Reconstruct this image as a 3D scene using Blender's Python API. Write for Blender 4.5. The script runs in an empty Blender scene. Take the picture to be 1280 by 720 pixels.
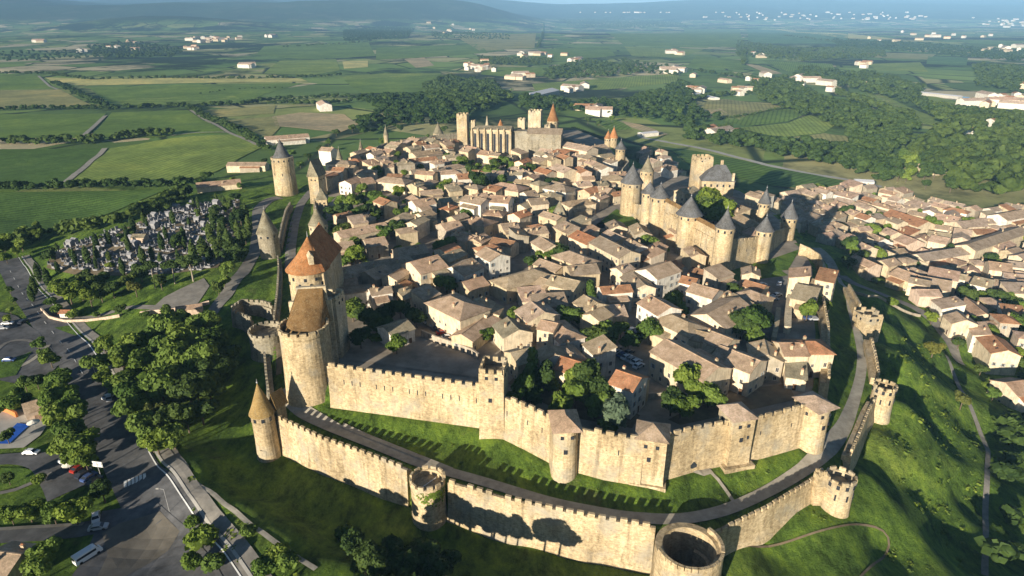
import bpy, math, random
import numpy as np
from mathutils import Vector, Matrix
random.seed(7); RNG = np.random.default_rng(7)
SC = bpy.context.scene; COL = SC.collection
R = math.radians
# ------------------------------------------------------------------ camera model
FPX = 800.0; TH = math.atan(340/800); CT, ST = math.cos(TH), math.sin(TH); CAMH = 100.0
def g(px, py, z=0.0):
    u = (px-640)/FPX; v = -(py-360)/FPX
    y = CT+v*ST; dz = -ST+v*CT
    t = (z-CAMH)/dz
    return (u*t, y*t)
def hz(py, Y):
    v = -(py-360)/FPX
    return CAMH+(-ST+v*CT)*Y/(CT+v*ST)
def proj(X, Y, Z):
    f = CT*Y-ST*(Z-CAMH); up = ST*Y+CT*(Z-CAMH)
    return 640+FPX*X/f, 360-FPX*up/f
# ------------------------------------------------------------------ materials
def newmat(name):
    m = bpy.data.materials.new(name); m.use_nodes = True
    nt = m.node_tree; b = nt.nodes['Principled BSDF']; b.inputs['Roughness'].default_value = 0.9
    b.inputs['Specular IOR Level'].default_value = 0.15
    return m, nt, b
def N(nt, t, **kw):
    n = nt.nodes.new(t)
    for k, v in kw.items():
        if k.startswith('i_'):
            n.inputs[k[2:].replace('_', ' ')].default_value = v
        else: setattr(n, k, v)
    return n
def ramp(nt, src, stops, interp='LINEAR'):
    r = nt.nodes.new('ShaderNodeValToRGB'); r.color_ramp.interpolation = interp
    e = r.color_ramp.elements
    while len(e) < len(stops): e.new(0.5)
    for i, (p, c) in enumerate(stops):
        e[i].position = p; e[i].color = (*c, 1) if len(c) == 3 else c
    nt.links.new(src, r.inputs['Fac']); return r.outputs['Color']
def noise(nt, vec, scale, detail=4, rough=0.6):
    n = N(nt, 'ShaderNodeTexNoise'); n.inputs['Scale'].default_value = scale
    n.inputs['Detail'].default_value = detail; n.inputs['Roughness'].default_value = rough
    if vec is not None: nt.links.new(vec, n.inputs['Vector'])
    return n.outputs['Fac']
def mixc(nt, a, b, fac, mode='MIX'):
    m = N(nt, 'ShaderNodeMix', data_type='RGBA', blend_type=mode)
    for s, v in ((m.inputs[0], fac), (m.inputs[6], a), (m.inputs[7], b)):
        if isinstance(v, bpy.types.NodeSocket): nt.links.new(v, s)
        elif isinstance(v, (int, float)): s.default_value = v
        else: s.default_value = (*v, 1)
    return m.outputs[2]
def math_(nt, op, a, b=0.0):
    m = N(nt, 'ShaderNodeMath', operation=op)
    for s, v in ((m.inputs[0], a), (m.inputs[1], b)):
        if isinstance(v, bpy.types.NodeSocket): nt.links.new(v, s)
        else: s.default_value = v
    return m.outputs[0]
def pos(nt): return N(nt, 'ShaderNodeNewGeometry').outputs['Position']
def mapping(nt, vec, scale=(1,1,1), rot=(0,0,0)):
    m = N(nt, 'ShaderNodeMapping'); m.inputs['Scale'].default_value = scale; m.inputs['Rotation'].default_value = rot
    nt.links.new(vec, m.inputs['Vector']); return m.outputs[0]
def bump(nt, b, src, strength=0.4, dist=0.3):
    n = N(nt, 'ShaderNodeBump'); n.inputs['Strength'].default_value = strength; n.inputs['Distance'].default_value = dist
    nt.links.new(src, n.inputs['Height']); nt.links.new(n.outputs[0], b.inputs['Normal'])
def sc(c, k): return tuple(min(1, x*k) for x in c)
M = {}
def stone_mat(name, col, rough_scale=1.0, brick=True):
    m, nt, b = newmat(name); P = pos(nt)
    big = noise(nt, P, 0.09, 5, 0.65); fine = noise(nt, P, 1.3, 4, 0.7)
    streak = noise(nt, mapping(nt, P, (.7, .7, 0.12)), 0.9, 4, 0.7)
    c = ramp(nt, big, [(0.3, sc(col, .62)), (0.5, col), (0.72, sc((col[0], col[1]*1.03, col[2]*1.1), 1.22))])
    c = mixc(nt, c, ramp(nt, fine, [(0.33, (.4, .38, .35)), (0.6, (1.1, 1.1, 1.08))]), .6, 'MULTIPLY')
    c = mixc(nt, c, ramp(nt, streak, [(0.36, (.55, .52, .48)), (0.55, (1.06, 1.06, 1.06))]), .45, 'MULTIPLY')
    crs = noise(nt, mapping(nt, P, (.6, .6, 3.0)), 1.3, 4, .75); c = mixc(nt, c, ramp(nt, crs, [(0.4, (.6, .57, .52)), (.52, (1.05, 1.05, 1.05))]), .65, 'MULTIPLY')
    wat = noise(nt, mapping(nt, P, (.55, .55, .035)), 1.0, 3, .6); c = mixc(nt, c, ramp(nt, wat, [(0.56, (1, 1, 1)), (.68, (.5, .49, .47))]), .7, 'MULTIPLY')
    grey = noise(nt, P, .16, 4, .6); c = mixc(nt, c, (.30, .28, .23), ramp(nt, grey, [(0.5, (0, 0, 0)), (.7, (.75, .75, .75))]))
    holes = N(nt, 'ShaderNodeTexVoronoi'); holes.inputs['Scale'].default_value = 0.8; nt.links.new(mapping(nt, P, (1, 1, .8)), holes.inputs['Vector'])
    c = mixc(nt, c, ramp(nt, holes.outputs['Distance'], [(0.06, (.3, .28, .25)), (0.13, (1, 1, 1))]), .6, 'MULTIPLY')
    nt.links.new(c, b.inputs['Base Color']); bump(nt, b, fine, .5, .25)
    M[name] = m
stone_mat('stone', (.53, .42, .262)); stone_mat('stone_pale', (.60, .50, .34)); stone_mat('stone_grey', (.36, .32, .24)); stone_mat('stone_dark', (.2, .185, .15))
def plaster_mat(name, col):
    m, nt, b = newmat(name); P = pos(nt); O = N(nt, 'ShaderNodeObjectInfo')
    c = ramp(nt, noise(nt, P, .5, 5, .7), [(0.3, sc(col, .66)), (0.55, col), (.8, sc(col, 1.12))])
    c = mixc(nt, c, ramp(nt, O.outputs['Random'], [(0, (.78, .76, .72)), (.5, (1, .98, .93)), (1, (1.05, 1, 1))]), .8, 'MULTIPLY')
    c = mixc(nt, c, ramp(nt, noise(nt, mapping(nt, P, (1.5, 1.5, .2)), 1.2), [(0.35, (.6, .57, .52)), (.6, (1, 1, 1))]), .6, 'MULTIPLY')
    nt.links.new(c, b.inputs['Base Color']); bump(nt, b, noise(nt, P, 3), .25, .1); M[name] = m
plaster_mat('w_cream', (.72, .62, .46)); plaster_mat('w_sand', (.60, .50, .345)); plaster_mat('w_white', (.80, .77, .70)); plaster_mat('w_grey', (.45, .40, .32)); plaster_mat('w_pink', (.66, .53, .42))
def roof_mat(name, col, freq=2.2, slate=False):
    m, nt, b = newmat(name); P = pos(nt); TC = N(nt, 'ShaderNodeTexCoord'); O = N(nt, 'ShaderNodeObjectInfo')
    blot = noise(nt, P, .33, 5, .75)
    c = ramp(nt, blot, [(0.28, sc(col, .48)), (0.5, col), (.75, sc((col[0]*1.05, col[1]*1.12, col[2]*1.25), 1.3))])
    if not slate:
        c = mixc(nt, c, ramp(nt, O.outputs['Random'], [(0, (.68, .72, .72)), (.3, (.9, .88, .84)), (.55, (1.05, 1.02, .97)), (.8, (.95, .8, .72)), (1, (1.2, 1.12, 1.05))]), .9, 'MULTIPLY')
        lich = noise(nt, P, 1.7, 4, .8)
        c = mixc(nt, c, (.42, .35, .21), ramp(nt, lich, [(0.52, (0, 0, 0)), (.7, (.75, .75, .75))]))
        wv = N(nt, 'ShaderNodeTexWave'); wv.inputs['Scale'].default_value = freq; wv.bands_direction = 'X'; wv.inputs['Distortion'].default_value = .6
        nt.links.new(TC.outputs['Object'], wv.inputs['Vector'])
        c = mixc(nt, c, ramp(nt, wv.outputs['Fac'], [(0, (.55, .52, .5)), (.5, (1.05, 1.05, 1.05))]), .55, 'MULTIPLY')
        bump(nt, b, wv.outputs['Fac'], .6, .12)
    else:
        bk = N(nt, 'ShaderNodeTexNoise'); bk.inputs['Scale'].default_value = 1.5; nt.links.new(mapping(nt, P, (1, 1, 4)), bk.inputs['Vector'])
        c = mixc(nt, c, ramp(nt, bk.outputs['Fac'], [(0.35, (.6, .6, .6)), (.6, (1.1, 1.1, 1.1))]), .7, 'MULTIPLY')
    c = mixc(nt, c, ramp(nt, noise(nt, P, 2.6, 3, .8), [(0.4, (.6, .6, .6)), (.62, (1.1, 1.1, 1.1))]), .6, 'MULTIPLY')
    nt.links.new(c, b.inputs['Base Color']); M[name] = m
roof_mat('r_brown', (.55, .415, .30)); roof_mat('r_orange', (.54, .28, .155)); roof_mat('r_olive', (.50, .42, .29)); roof_mat('r_pink', (.63, .48, .37))
roof_mat('r_slate', (.135, .135, .135), slate=True); roof_mat('r_bigorange', (.46, .215, .09)); roof_mat('r_oldbrown', (.235, .155, .068)); roof_mat('r_mustard', (.33, .24, .10)); roof_mat('r_greycone', (.25, .22, .15), slate=True)
def flat_mat(name, col, rough=.8, var=.25, scale=1.0, spec=.2, metal=0):
    m, nt, b = newmat(name); P = pos(nt)
    c = ramp(nt, noise(nt, P, scale, 5, .7), [(0.3, sc(col, 1-var)), (.5, col), (.7, sc(col, 1+var))])
    nt.links.new(c, b.inputs['Base Color']); b.inputs['Roughness'].default_value = rough; b.inputs['Specular IOR Level'].default_value = spec
    b.inputs['Metallic'].default_value = metal; M[name] = m; return m
flat_mat('glass', (.03, .035, .045), .2, .1, 1, .5); flat_mat('frame', (.55, .5, .42)); flat_mat('shutter', (.25, .3, .33)); flat_mat('wood', (.12, .07, .04))
flat_mat('asphalt', (.11, .11, .112), .85, .45, .22); flat_mat('asphalt_light', (.15, .135, .11), .9, .35, .12); flat_mat('paving', (.22, .205, .18), .9, .3, .3)
flat_mat('path', (.36, .33, .27), .95, .3, .35); flat_mat('cityground', (.29, .25, .2), .95, .4, .12); flat_mat('paint', (.75, .75, .72), .7, .15, 1)
flat_mat('earth', (.17, .135, .085), .95, .4, .2); flat_mat('water', (.02, .06, .2), .08, .1, .1, .6); flat_mat('pool', (.03, .12, .55), .08, .15, .5, .5)
flat_mat('white_car', (.75, .76, .78), .3, .03, 1, .5); flat_mat('dark_car', (.03, .035, .05), .3, .1, 1, .5); flat_mat('blue_car', (.06, .1, .25), .3, .1, 1, .5); flat_mat('red_car', (.35, .03, .02), .3, .1, 1, .5); flat_mat('silver_car', (.4, .42, .45), .3, .05, 1, .5)
flat_mat('tyre', (.02, .02, .02)); flat_mat('grave', (.24, .24, .25), .6, .45, .8, .4); flat_mat('grave_dark', (.14, .14, .15), .4, .3, .8, .4); flat_mat('bark', (.13, .1, .07)); flat_mat('trunk_pale', (.3, .26, .2)); flat_mat('metal', (.4, .4, .4), .5, .1); flat_mat('concrete', (.42, .4, .36), .9, .15, .4); flat_mat('orange_sign', (.55, .2, .07)); flat_mat('cloth', (.7, .66, .58)); flat_mat('factory', (.6, .6, .62))
def leaf_mat(name, c1, c2):
    m, nt, b = newmat(name); P = pos(nt); O = N(nt, 'ShaderNodeObjectInfo')
    c = ramp(nt, noise(nt, P, .5, 5, .8), [(0.3, c1), (.68, c2)]); c = mixc(nt, c, ramp(nt, noise(nt, P, .045, 3, .6), [(0.35, (.55, .62, .6)), (.65, (1.3, 1.2, 1))]), .8, 'MULTIPLY')
    c = mixc(nt, c, ramp(nt, O.outputs['Random'], [(0, (.65, .75, .7)), (.5, (1, 1, 1)), (1, (1.35, 1.2, 1))]), .9, 'MULTIPLY')
    nt.links.new(c, b.inputs['Base Color']); b.inputs['Roughness'].default_value = .7
    tr = N(nt, 'ShaderNodeBsdfTranslucent'); nt.links.new(c, tr.inputs['Color']); mx = N(nt, 'ShaderNodeMixShader'); mx.inputs[0].default_value = .25
    nt.links.new(b.outputs[0], mx.inputs[1]); nt.links.new(tr.outputs[0], mx.inputs[2]); nt.links.new(mx.outputs[0], nt.nodes['Material Output'].inputs[0])
    M[name] = m
leaf_mat('leaf', (.07, .12, .025), (.19, .28, .06)); leaf_mat('leaf_dark', (0.039, 0.072, 0.023), (0.091, 0.143, 0.036)); leaf_mat('leaf_bright', (0.078, 0.130, 0.023), (0.195, 0.273, 0.046)); leaf_mat('leaf_silver', (0.130, 0.169, 0.117), (0.260, 0.312, 0.208)); leaf_mat('leaf_far', (.03, .06, .018), (.095, .15, .036)); leaf_mat('leaf_autumn', (.07, .09, .025), (.15, .17, .045))
def grass_mat(name, c1, c2, c3, big=.03, mid=.25):
    m, nt, b = newmat(name); P = pos(nt)
    c = ramp(nt, noise(nt, P, big, 6, .7), [(0.3, c1), (.52, c2), (.72, c3)])
    c = mixc(nt, c, ramp(nt, noise(nt, mapping(nt, P, (1, .6, 1), (0, 0, .5)), mid, 6, .8), [(0.35, (.38, .42, .38)), (.5, (.95, .95, .95)), (.68, (1.5, 1.4, 1.2))]), .8, 'MULTIPLY')
    nt.links.new(c, b.inputs['Base Color']); bump(nt, b, noise(nt, P, .6, 6, .8), .9, 1.0); M[name] = m
grass_mat('grass', (0.060, 0.128, 0.021), (0.090, 0.188, 0.030), (0.150, 0.240, 0.045)); grass_mat('lawn', (0.068, 0.128, 0.022), (0.105, 0.188, 0.030), (0.180, 0.240, 0.045), .06)
def field_mat(name, c, rot=0.0, stripe=.5, rows=.055):
    m, nt, b = newmat(name); P = pos(nt)
    wv = N(nt, 'ShaderNodeTexWave'); wv.inputs['Scale'].default_value = rows; wv.inputs['Distortion'].default_value = .8; wv.inputs['Detail'].default_value = 2
    nt.links.new(mapping(nt, P, (1, 1, 1), (0, 0, rot)), wv.inputs['Vector'])
    k = ramp(nt, noise(nt, P, .012, 6, .7), [(0.3, sc(c, .7)), (.5, c), (.7, sc((c[0]*1.3, c[1]*1.1, c[2]), 1.2))])
    k = mixc(nt, k, ramp(nt, wv.outputs['Fac'], [(0, (.55, .55, .55)), (.6, (1.1, 1.1, 1.1))]), stripe, 'MULTIPLY')
    k = mixc(nt, k, ramp(nt, noise(nt, P, .12, 5, .8), [(0.35, (.55, .58, .5)), (.65, (1.25, 1.2, 1.1))]), .6, 'MULTIPLY')
    nt.links.new(k, b.inputs['Base Color']); bump(nt, b, noise(nt, P, .5, 4, .7), .6, .8); M[name] = m
for i, (nm, c, rt, st) in enumerate([('f_green', (0.165, 0.262, 0.049), .4, .7), ('f_dgreen', (0.104, 0.189, 0.039), .9, .7), ('f_lgreen', (0.244, 0.329, 0.073), .2, .6), ('f_yellow', (0.586, 0.549, 0.207), 0, .2), ('f_olive', (0.342, 0.336, 0.134), .3, .5), ('f_tan', (0.512, 0.415, 0.244), .5, .3), ('f_teal', (0.122, 0.232, 0.079), 1.2, .6)]): field_mat(nm, c, rt, st)
def terrain_mat():
    m, nt, b = newmat('terrain'); P = pos(nt)
    # near grass
    ng = ramp(nt, noise(nt, P, .03, 6, .7), [(0.3, (.085, .155, .023)), (.52, (.12, .205, .03)), (.72, (.185, .25, .048))])
    ng = mixc(nt, ng, ramp(nt, noise(nt, mapping(nt, P, (1, .45, 1), (0, 0, .55)), .22, 7, .8), [(0.38, (.35, .38, .35)), (.5, (.95, .95, .95)), (.66, (2.0, 1.75, 1.3))]), .95, 'MULTIPLY')
    ng = mixc(nt, ng, (.16, .14, .07), ramp(nt, noise(nt, P, .045, 6, .75), [(0.6, (0, 0, 0)), (.75, (.7, .7, .7))]))
    # far patchwork of fields
    v = N(nt, 'ShaderNodeTexVoronoi', distance='CHEBYCHEV'); v.inputs['Scale'].default_value = .0062; v.inputs['Randomness'].default_value = .85
    mp = mapping(nt, P, (1, .75, 1), (0, 0, .5)); nt.links.new(mp, v.inputs['Vector'])
    sp = N(nt, 'ShaderNodeSeparateColor'); nt.links.new(v.outputs['Color'], sp.inputs[0])
    fc = ramp(nt, sp.outputs[0], [(0, (0.156, 0.247, 0.065)), (.16, (0.221, 0.325, 0.085)), (.32, (0.117, 0.195, 0.052)), (.44, (0.312, 0.364, 0.117)), (.56, (0.182, 0.286, 0.072)), (.68, (0.468, 0.442, 0.208)), (.78, (0.143, 0.247, 0.065)), (.90, (0.598, 0.520, 0.325))], 'CONSTANT')
    fc = mixc(nt, fc, ramp(nt, noise(nt, P, .006, 6, .7), [(0.35, (.6, .62, .6)), (.65, (1.25, 1.2, 1.1))]), .7, 'MULTIPLY')
    v2 = N(nt, 'ShaderNodeTexVoronoi', feature='DISTANCE_TO_EDGE'); v2.inputs['Scale'].default_value = .0062; v2.inputs['Randomness'].default_value = .85; nt.links.new(mp, v2.inputs['Vector'])
    scrub = noise(nt, P, .0011, 8, .72)
    fc = mixc(nt, fc, (.025, .045, .018), ramp(nt, scrub, [(0.5, (0, 0, 0)), (.56, (1, 1, 1))]))
    fc = mixc(nt, fc, (.028, .05, .02), ramp(nt, v2.outputs['Distance'], [(0.01, (1, 1, 1)), (.03, (0, 0, 0))]))
    s = N(nt, 'ShaderNodeSeparateXYZ'); nt.links.new(P, s.inputs[0])
    fac = math_(nt, 'MULTIPLY', math_(nt, 'SUBTRACT', s.outputs[1], 420.0), .01)
    cl = N(nt, 'ShaderNodeClamp'); nt.links.new(fac, cl.inputs[0])
    hz_ = math_(nt, 'MULTIPLY', math_(nt, 'ADD', s.outputs[2], math_(nt, 'MULTIPLY', noise(nt, P, .0016, 6, .7), 90.0)), .02); hc = N(nt, 'ShaderNodeClamp'); nt.links.new(math_(nt, 'SUBTRACT', hz_, 1.35), hc.inputs[0])
    fc = mixc(nt, fc, (.035, .06, .025), math_(nt, 'MULTIPLY', hc.outputs[0], .93))
    c = mixc(nt, ng, fc, cl.outputs[0])
    nt.links.new(c, b.inputs['Base Color']); bump(nt, b, noise(nt, P, .5, 7, .8), 1.0, 1.6); M['terrain'] = m
terrain_mat()
# ------------------------------------------------------------------ mesh helpers
class MB:
    def __init__(s): s.v = []; s.f = []; s.mi = []; s.mats = []
    def slot(s, m):
        if m not in s.mats: s.mats.append(m)
        return s.mats.index(m)
    def add(s, vs, fs, m=None):
        o = len(s.v); s.v += [tuple(p) for p in vs]; i = s.slot(m) if m else 0
        for f in fs: s.f.append(tuple(o+k for k in f)); s.mi.append(i)
    def box(s, x0, x1, y0, y1, z0, z1, m=None):
        s.add([(x0,y0,z0),(x1,y0,z0),(x1,y1,z0),(x0,y1,z0),(x0,y0,z1),(x1,y0,z1),(x1,y1,z1),(x0,y1,z1)],
              [(0,3,2,1),(4,5,6,7),(0,1,5,4),(1,2,6,5),(2,3,7,6),(3,0,4,7)], m)
    def obox(s, cx, cy, ang, hx, hy, z0, z1, m=None, taper=0.0):
        ca, sa = math.cos(ang), math.sin(ang); P = []
        for z, k in ((z0, 1+taper), (z1, 1)):
            for a, b in ((-1,-1),(1,-1),(1,1),(-1,1)):
                X, Y = a*hx*k, b*hy*k; P.append((cx+X*ca-Y*sa, cy+X*sa+Y*ca, z))
        s.add(P, [(0,3,2,1),(4,5,6,7),(0,1,5,4),(1,2,6,5),(2,3,7,6),(3,0,4,7)], m)
    def lathe(s, cx, cy, prof, n=28, a0=0, a1=2*math.pi, m=None, cap=True):
        full = abs(a1-a0-2*math.pi) < 1e-6; k = n if full else n+1; P = []
        for r, z in prof:
            for i in range(k):
                a = a0+(a1-a0)*i/n; P.append((cx+r*math.cos(a), cy+r*math.sin(a), z))
        F = []
        for j in range(len(prof)-1):
            for i in range(n):
                i2 = (i+1) % k; F.append((j*k+i, j*k+i2, (j+1)*k+i2, (j+1)*k+i))
        if cap:
            if prof[-1][0] > .01: F.append(tuple((len(prof)-1)*k+i for i in range(k)))
            F.append(tuple(reversed(range(k))))
        s.add(P, F, m)
    def prism(s, poly, z0, z1, m=None):
        n = len(poly); P = [(x, y, z0) for x, y in poly]+[(x, y, z1) for x, y in poly]
        s.add(P, [tuple(reversed(range(n))), tuple(range(n, 2*n))]+[(i, (i+1) % n, n+(i+1) % n, n+i) for i in range(n)], m)
    def tube(s, p, q, r0, r1, n=6, m=None):
        p = Vector(p); q = Vector(q); d = (q-p).normalized(); a = d.orthogonal().normalized(); b = d.cross(a); P = []
        for c, r in ((p, r0), (q, r1)):
            for i in range(n):
                t = 2*math.pi*i/n; P.append(c+a*math.cos(t)*r+b*math.sin(t)*r)
        s.add(P, [(i, (i+1) % n, n+(i+1) % n, n+i) for i in range(n)]+[tuple(range(n, 2*n)), tuple(reversed(range(n)))], m)
    def mesh(s, name, mat=None, smooth=False):
        me = bpy.data.meshes.new(name); me.from_pydata(s.v, [], s.f)
        if s.mats:
            for m in s.mats: me.materials.append(M[m])
            me.polygons.foreach_set('material_index', s.mi)
        elif mat: me.materials.append(M[mat])
        if smooth: me.polygons.foreach_set('use_smooth', [True]*len(me.polygons))
        me.update(); return me
    def build(s, name, mat=None, parent=None, loc=(0,0,0), rz=0, smooth=False):
        return link(name, s.mesh(name, mat, smooth), parent, loc, rz)
def link(name, me, parent=None, loc=(0,0,0), rz=0):
    o = bpy.data.objects.new(name, me); COL.objects.link(o); o.location = loc; o.rotation_euler = (0, 0, rz)
    if parent: o.parent = parent
    return o
REG = []
def reg(o, look, cat, group=None, where=True, at=None):
    o['category'] = cat; o['label'] = look
    if group: o['group'] = group
    REG.append((o, look, cat, where, at or (o.location.x, o.location.y)))
    return o
def root(name, x, y, z=0, rz=0): return link(name, None, None, (x, y, z), rz)
def structure(o): o['kind'] = 'structure'; return o
def copy_tree(o, loc, rz=0, s=1.0, parent=None):
    c = o.copy(); COL.objects.link(c); c.location = loc; c.rotation_euler = (0, 0, rz); c.scale = (s, s, s) if not isinstance(s, tuple) else s
    for ch in o.children:
        d = ch.copy(); COL.objects.link(d); d.parent = c
    return c
# ------------------------------------------------------------------ terrain
def inter(P, z): return [g(x, y, z) for x, y in P]
IN = [g(385,497,-5), g(408,455,9), g(500,467,8.8), g(606,481,8.6), g(616,487,8.6), g(626,491,8.6), g(660,506,8.6), g(698,524,8.6), g(712,528,8.6), g(760,540,8.6), g(806,547,8.6), g(829,543,8.4), g(870,533,8.2), (53.6,132.8), (58.6,133.4), g(975,514,8), (75.5,140), (81,142), g(1038,472,5.5), g(1038,440,5), g(1037,405,4.5), g(1030,370,4), g(1027,335,0), g(1003,300,0), g(985,272,0), g(930,238,0), g(880,222,0), g(820,214,0), g(780,205,0), g(765,178,0), g(720,160,0), g(640,166,0), g(575,172,0), g(545,172,0), g(483,182,0), g(427,212,0), g(402,240,0), g(400,280,0)]+[(-66,232),(-72,200),(-68,180)]
OUT = [g(337,528,-4), g(350,520,-3.5), g(400,545,-3.5), g(450,562,-3.5), g(512,586,-3.5), g(560,601,-3.5), g(640,625,-3.5), g(740,645,-3.5), g(820,657,-3.5), g(895,658,-3.5), g(960,630,-3.5), g(1010,600,-3.5), g(1050,585,-3.5), g(1068,558,-3.5), g(1083,522,-3.5), g(1105,487,-3.5), g(1098,462,-3.5), g(1091,425,-3.5), g(1083,394,-3.5), g(1078,378,-3.5), g(1063,350,-3.5), g(1040,322,-3.5), g(1010,290,-3), g(990,262,-3), g(930,228,-3), g(820,205,-3), g(785,190,-3), g(770,170,-3), g(720,153,-3), g(570,160,-3), g(475,175,-3), g(415,198,-3), g(375,228,-4), g(362,248,-4), g(352,300,-4), g(347,345,-4), g(341,385,-4), g(333,440,-4), g(334,490,-4)]
def sdist(poly, X, Y):
    """signed distance, positive outside"""
    P = np.array(poly); Q = np.roll(P, -1, 0); d = np.full(X.shape, 1e18); ins = np.zeros(X.shape, bool)
    for (ax, ay), (bx, by) in zip(P, Q):
        ex, ey = bx-ax, by-ay; t = np.clip(((X-ax)*ex+(Y-ay)*ey)/(ex*ex+ey*ey+1e-9), 0, 1)
        d = np.minimum(d, (X-ax-t*ex)**2+(Y-ay-t*ey)**2)
        c = ((ay > Y) != (by > Y)) & (X < (bx-ax)*(Y-ay)/(by-ay+1e-12)+ax); ins ^= c
    d = np.sqrt(d); return np.where(ins, -d, d)
CTRL = [(300,560,-17.5),(300,500,-16),(400,606,-16),(460,640,-16.8),(530,690,-17),(620,680,-17),(720,700,-17),(800,712,-17),(340,592,-16.5),(300,600,-18),(320,628,-18.5),(350,625,-18),(390,655,-18.5),(430,680,-18.5),(338,652,-7),(362,668,-7),(300,622,-7),(275,600,-7.5),(248,572,-8),(385,684,-7),(410,698,-7),(440,716,-7),(480,760,-7.5),(560,800,-7.5),(660,830,-7.5),(760,840,-8),(300,655,-9.5),(420,690,-14),(520,730,-13),(640,750,-13),(760,770,-13),  # near bank crest raised and moat sunk so the bank shades the moat
 (150,600,-16),(60,420,-17),(30,360,-18),(100,500,-16),(200,690,-16.5),(20,600,-16),(20,480,-16.5),(250,680,-15),(170,300,-10),(230,270,-8),(120,320,-13),(260,250,-8),(200,430,-13),(250,400,-11),(280,380,-8),(300,350,-7),(320,250,-7),(330,340,-8.5),(320,450,-13),
 (80,270,-19),(0,330,-19),(150,235,-17),(250,200,-16),(200,200,-20),(100,190,-24),(0,200,-24),(0,150,-30),(200,150,-28),(330,165,-20),(420,150,-24),(300,120,-36),
 (960,655,-10),(925,672,-10.5),(1000,632,-9.5),(1010,630,-10),(960,700,-17),(1060,650,-11),(1075,630,-10.5),(1090,590,-9.5),(1110,540,-9.5),(1125,500,-9),(1110,440,-9),(1100,400,-9),(1090,370,-10),(1130,560,-15),(1160,520,-20),(1190,560,-26),(1240,560,-31),(1200,480,-29),(1150,430,-20),(1215,460,-31),(1130,400,-18),(1170,420,-26),(1120,620,-17),(1170,640,-24),(1230,650,-30),(1100,700,-20),(1200,700,-28),(1270,700,-31),(1270,600,-31),
 (1050,320,-18),(1060,290,-30),(1100,350,-27),(1130,320,-36),(1200,350,-36),(1270,400,-33),(1270,300,-34),(1100,260,-37),(1020,250,-28),(1000,225,-32),(960,215,-32),(1150,240,-35),(900,205,-30),(850,180,-30),(820,170,-30),(800,190,-22),(1270,500,-32),(700,140,-24),(640,140,-24),(560,140,-22),(500,150,-20),(780,150,-30),(1000,180,-36),(1200,200,-36)]
CW = np.array([(*g(x, y, z), z) for x, y, z in CTRL])
def vn(X, Y, s, seed=0):
    x = X/s; y = Y/s; i = np.floor(x); j = np.floor(y); fx = x-i; fy = y-j; fx = fx*fx*(3-2*fx); fy = fy*fy*(3-2*fy)
    h = lambda a, b: np.modf(np.abs(np.sin(a*127.1+b*311.7+seed*74.7)*43758.5453))[0]
    return (h(i, j)*(1-fx)+h(i+1, j)*fx)*(1-fy)+(h(i, j+1)*(1-fx)+h(i+1, j+1)*fx)*fy
def sstep(x): x = np.clip(x, 0, 1); return x*x*(3-2*x)
def hfun(X, Y):
    X = np.asarray(X, float); Y = np.asarray(Y, float)
    num = np.zeros(X.shape); den = np.zeros(X.shape)
    for cx, cy, cz in CW:
        w = 1/((X-cx)**2+(Y-cy)**2+40)**1.6; num += w*cz; den += w
    wfar = (1/(700.0**2))**1.6*np.maximum(1, 60*((np.hypot(X, Y-300)/900)**4)); z = (num+wfar*-38)/(den+wfar)
    rr = np.hypot(X, Y-300); z = z*(1-sstep((rr-700)/600))+(-38)*sstep((rr-700)/600)
    z = z+(vn(X, Y, 9, 1)-.5)*.4*np.clip(sstep(1-(rr-500)/300), 0, 1)
    z += (vn(X, Y, 900, 2)-.5)*14*sstep((rr-900)/1500)+(vn(X, Y, 2500, 3)-.5)*60*sstep((rr-2500)/3000)
    az = X/np.maximum(Y, 1); rid = .2+.75*vn(X, Y, 2600, 5)+.3*vn(X, Y, 1100, 6)+.12*vn(X, Y, 450, 7)
    lf = 1-sstep((az+.12)/.2); z += lf*430*rid*sstep((Y-6200)/3600)*(1-.5*sstep((Y-10500)/4000)); z += 480*(.55+.4*vn(X, Y, 3300, 15)+.1*vn(X, Y, 900, 16))*sstep((Y-9000)/9000)*(1+.5*sstep((az-.05)/.4))
    z += 150*np.exp(-((X+3300)/1100)**2-((Y-6400)/500)**2)*.8
    do = sdist(OUT, X, Y); di = sdist(IN, X, Y)
    lists = -5.1-1.9*sstep((sdist(IN, X, Y)-1)/8); k = sstep((-.15-do)/1.3); z = z*(1-k)+lists*k
    k = sstep((-.5-di)/1.5); return z*(1-k)+0*k
def axis(lo, hi, st, far_lo, far_hi, gr):
    a = list(np.arange(lo, hi+.1, st)); s = st
    while a[-1] < far_hi: s *= gr; a.append(a[-1]+s)
    s = st; b = []
    x = lo
    while x > far_lo: s *= gr; x -= s; b.append(x)
    return np.array(b[::-1]+a)
GX = axis(-310, 380, 2.5, -34000, 34000, 1.09); GY = axis(80, 640, 2.5, -200, 30000, 1.06)
def refine(A, lo, hi): 
    o = []
    for a, b in zip(A[:-1], A[1:]):
        o.append(a)
        if a >= lo and b <= hi: o += [a+(b-a)/3, a+(b-a)*2/3]
    return np.array(o+[A[-1]])
GX = refine(GX, -90, 130); GY = refine(GY, 100, 190)
XX, YY = np.meshgrid(GX, GY); ZZ = hfun(XX, YY)
def zt(x, y):
    i = np.clip(np.searchsorted(GX, x)-1, 0, len(GX)-2); j = np.clip(np.searchsorted(GY, y)-1, 0, len(GY)-2)
    fx = (x-GX[i])/(GX[i+1]-GX[i]); fy = (y-GY[j])/(GY[j+1]-GY[j])
    return (ZZ[j, i]*(1-fx)+ZZ[j, i+1]*fx)*(1-fy)+(ZZ[j+1, i]*(1-fx)+ZZ[j+1, i+1]*fx)*fy
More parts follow.
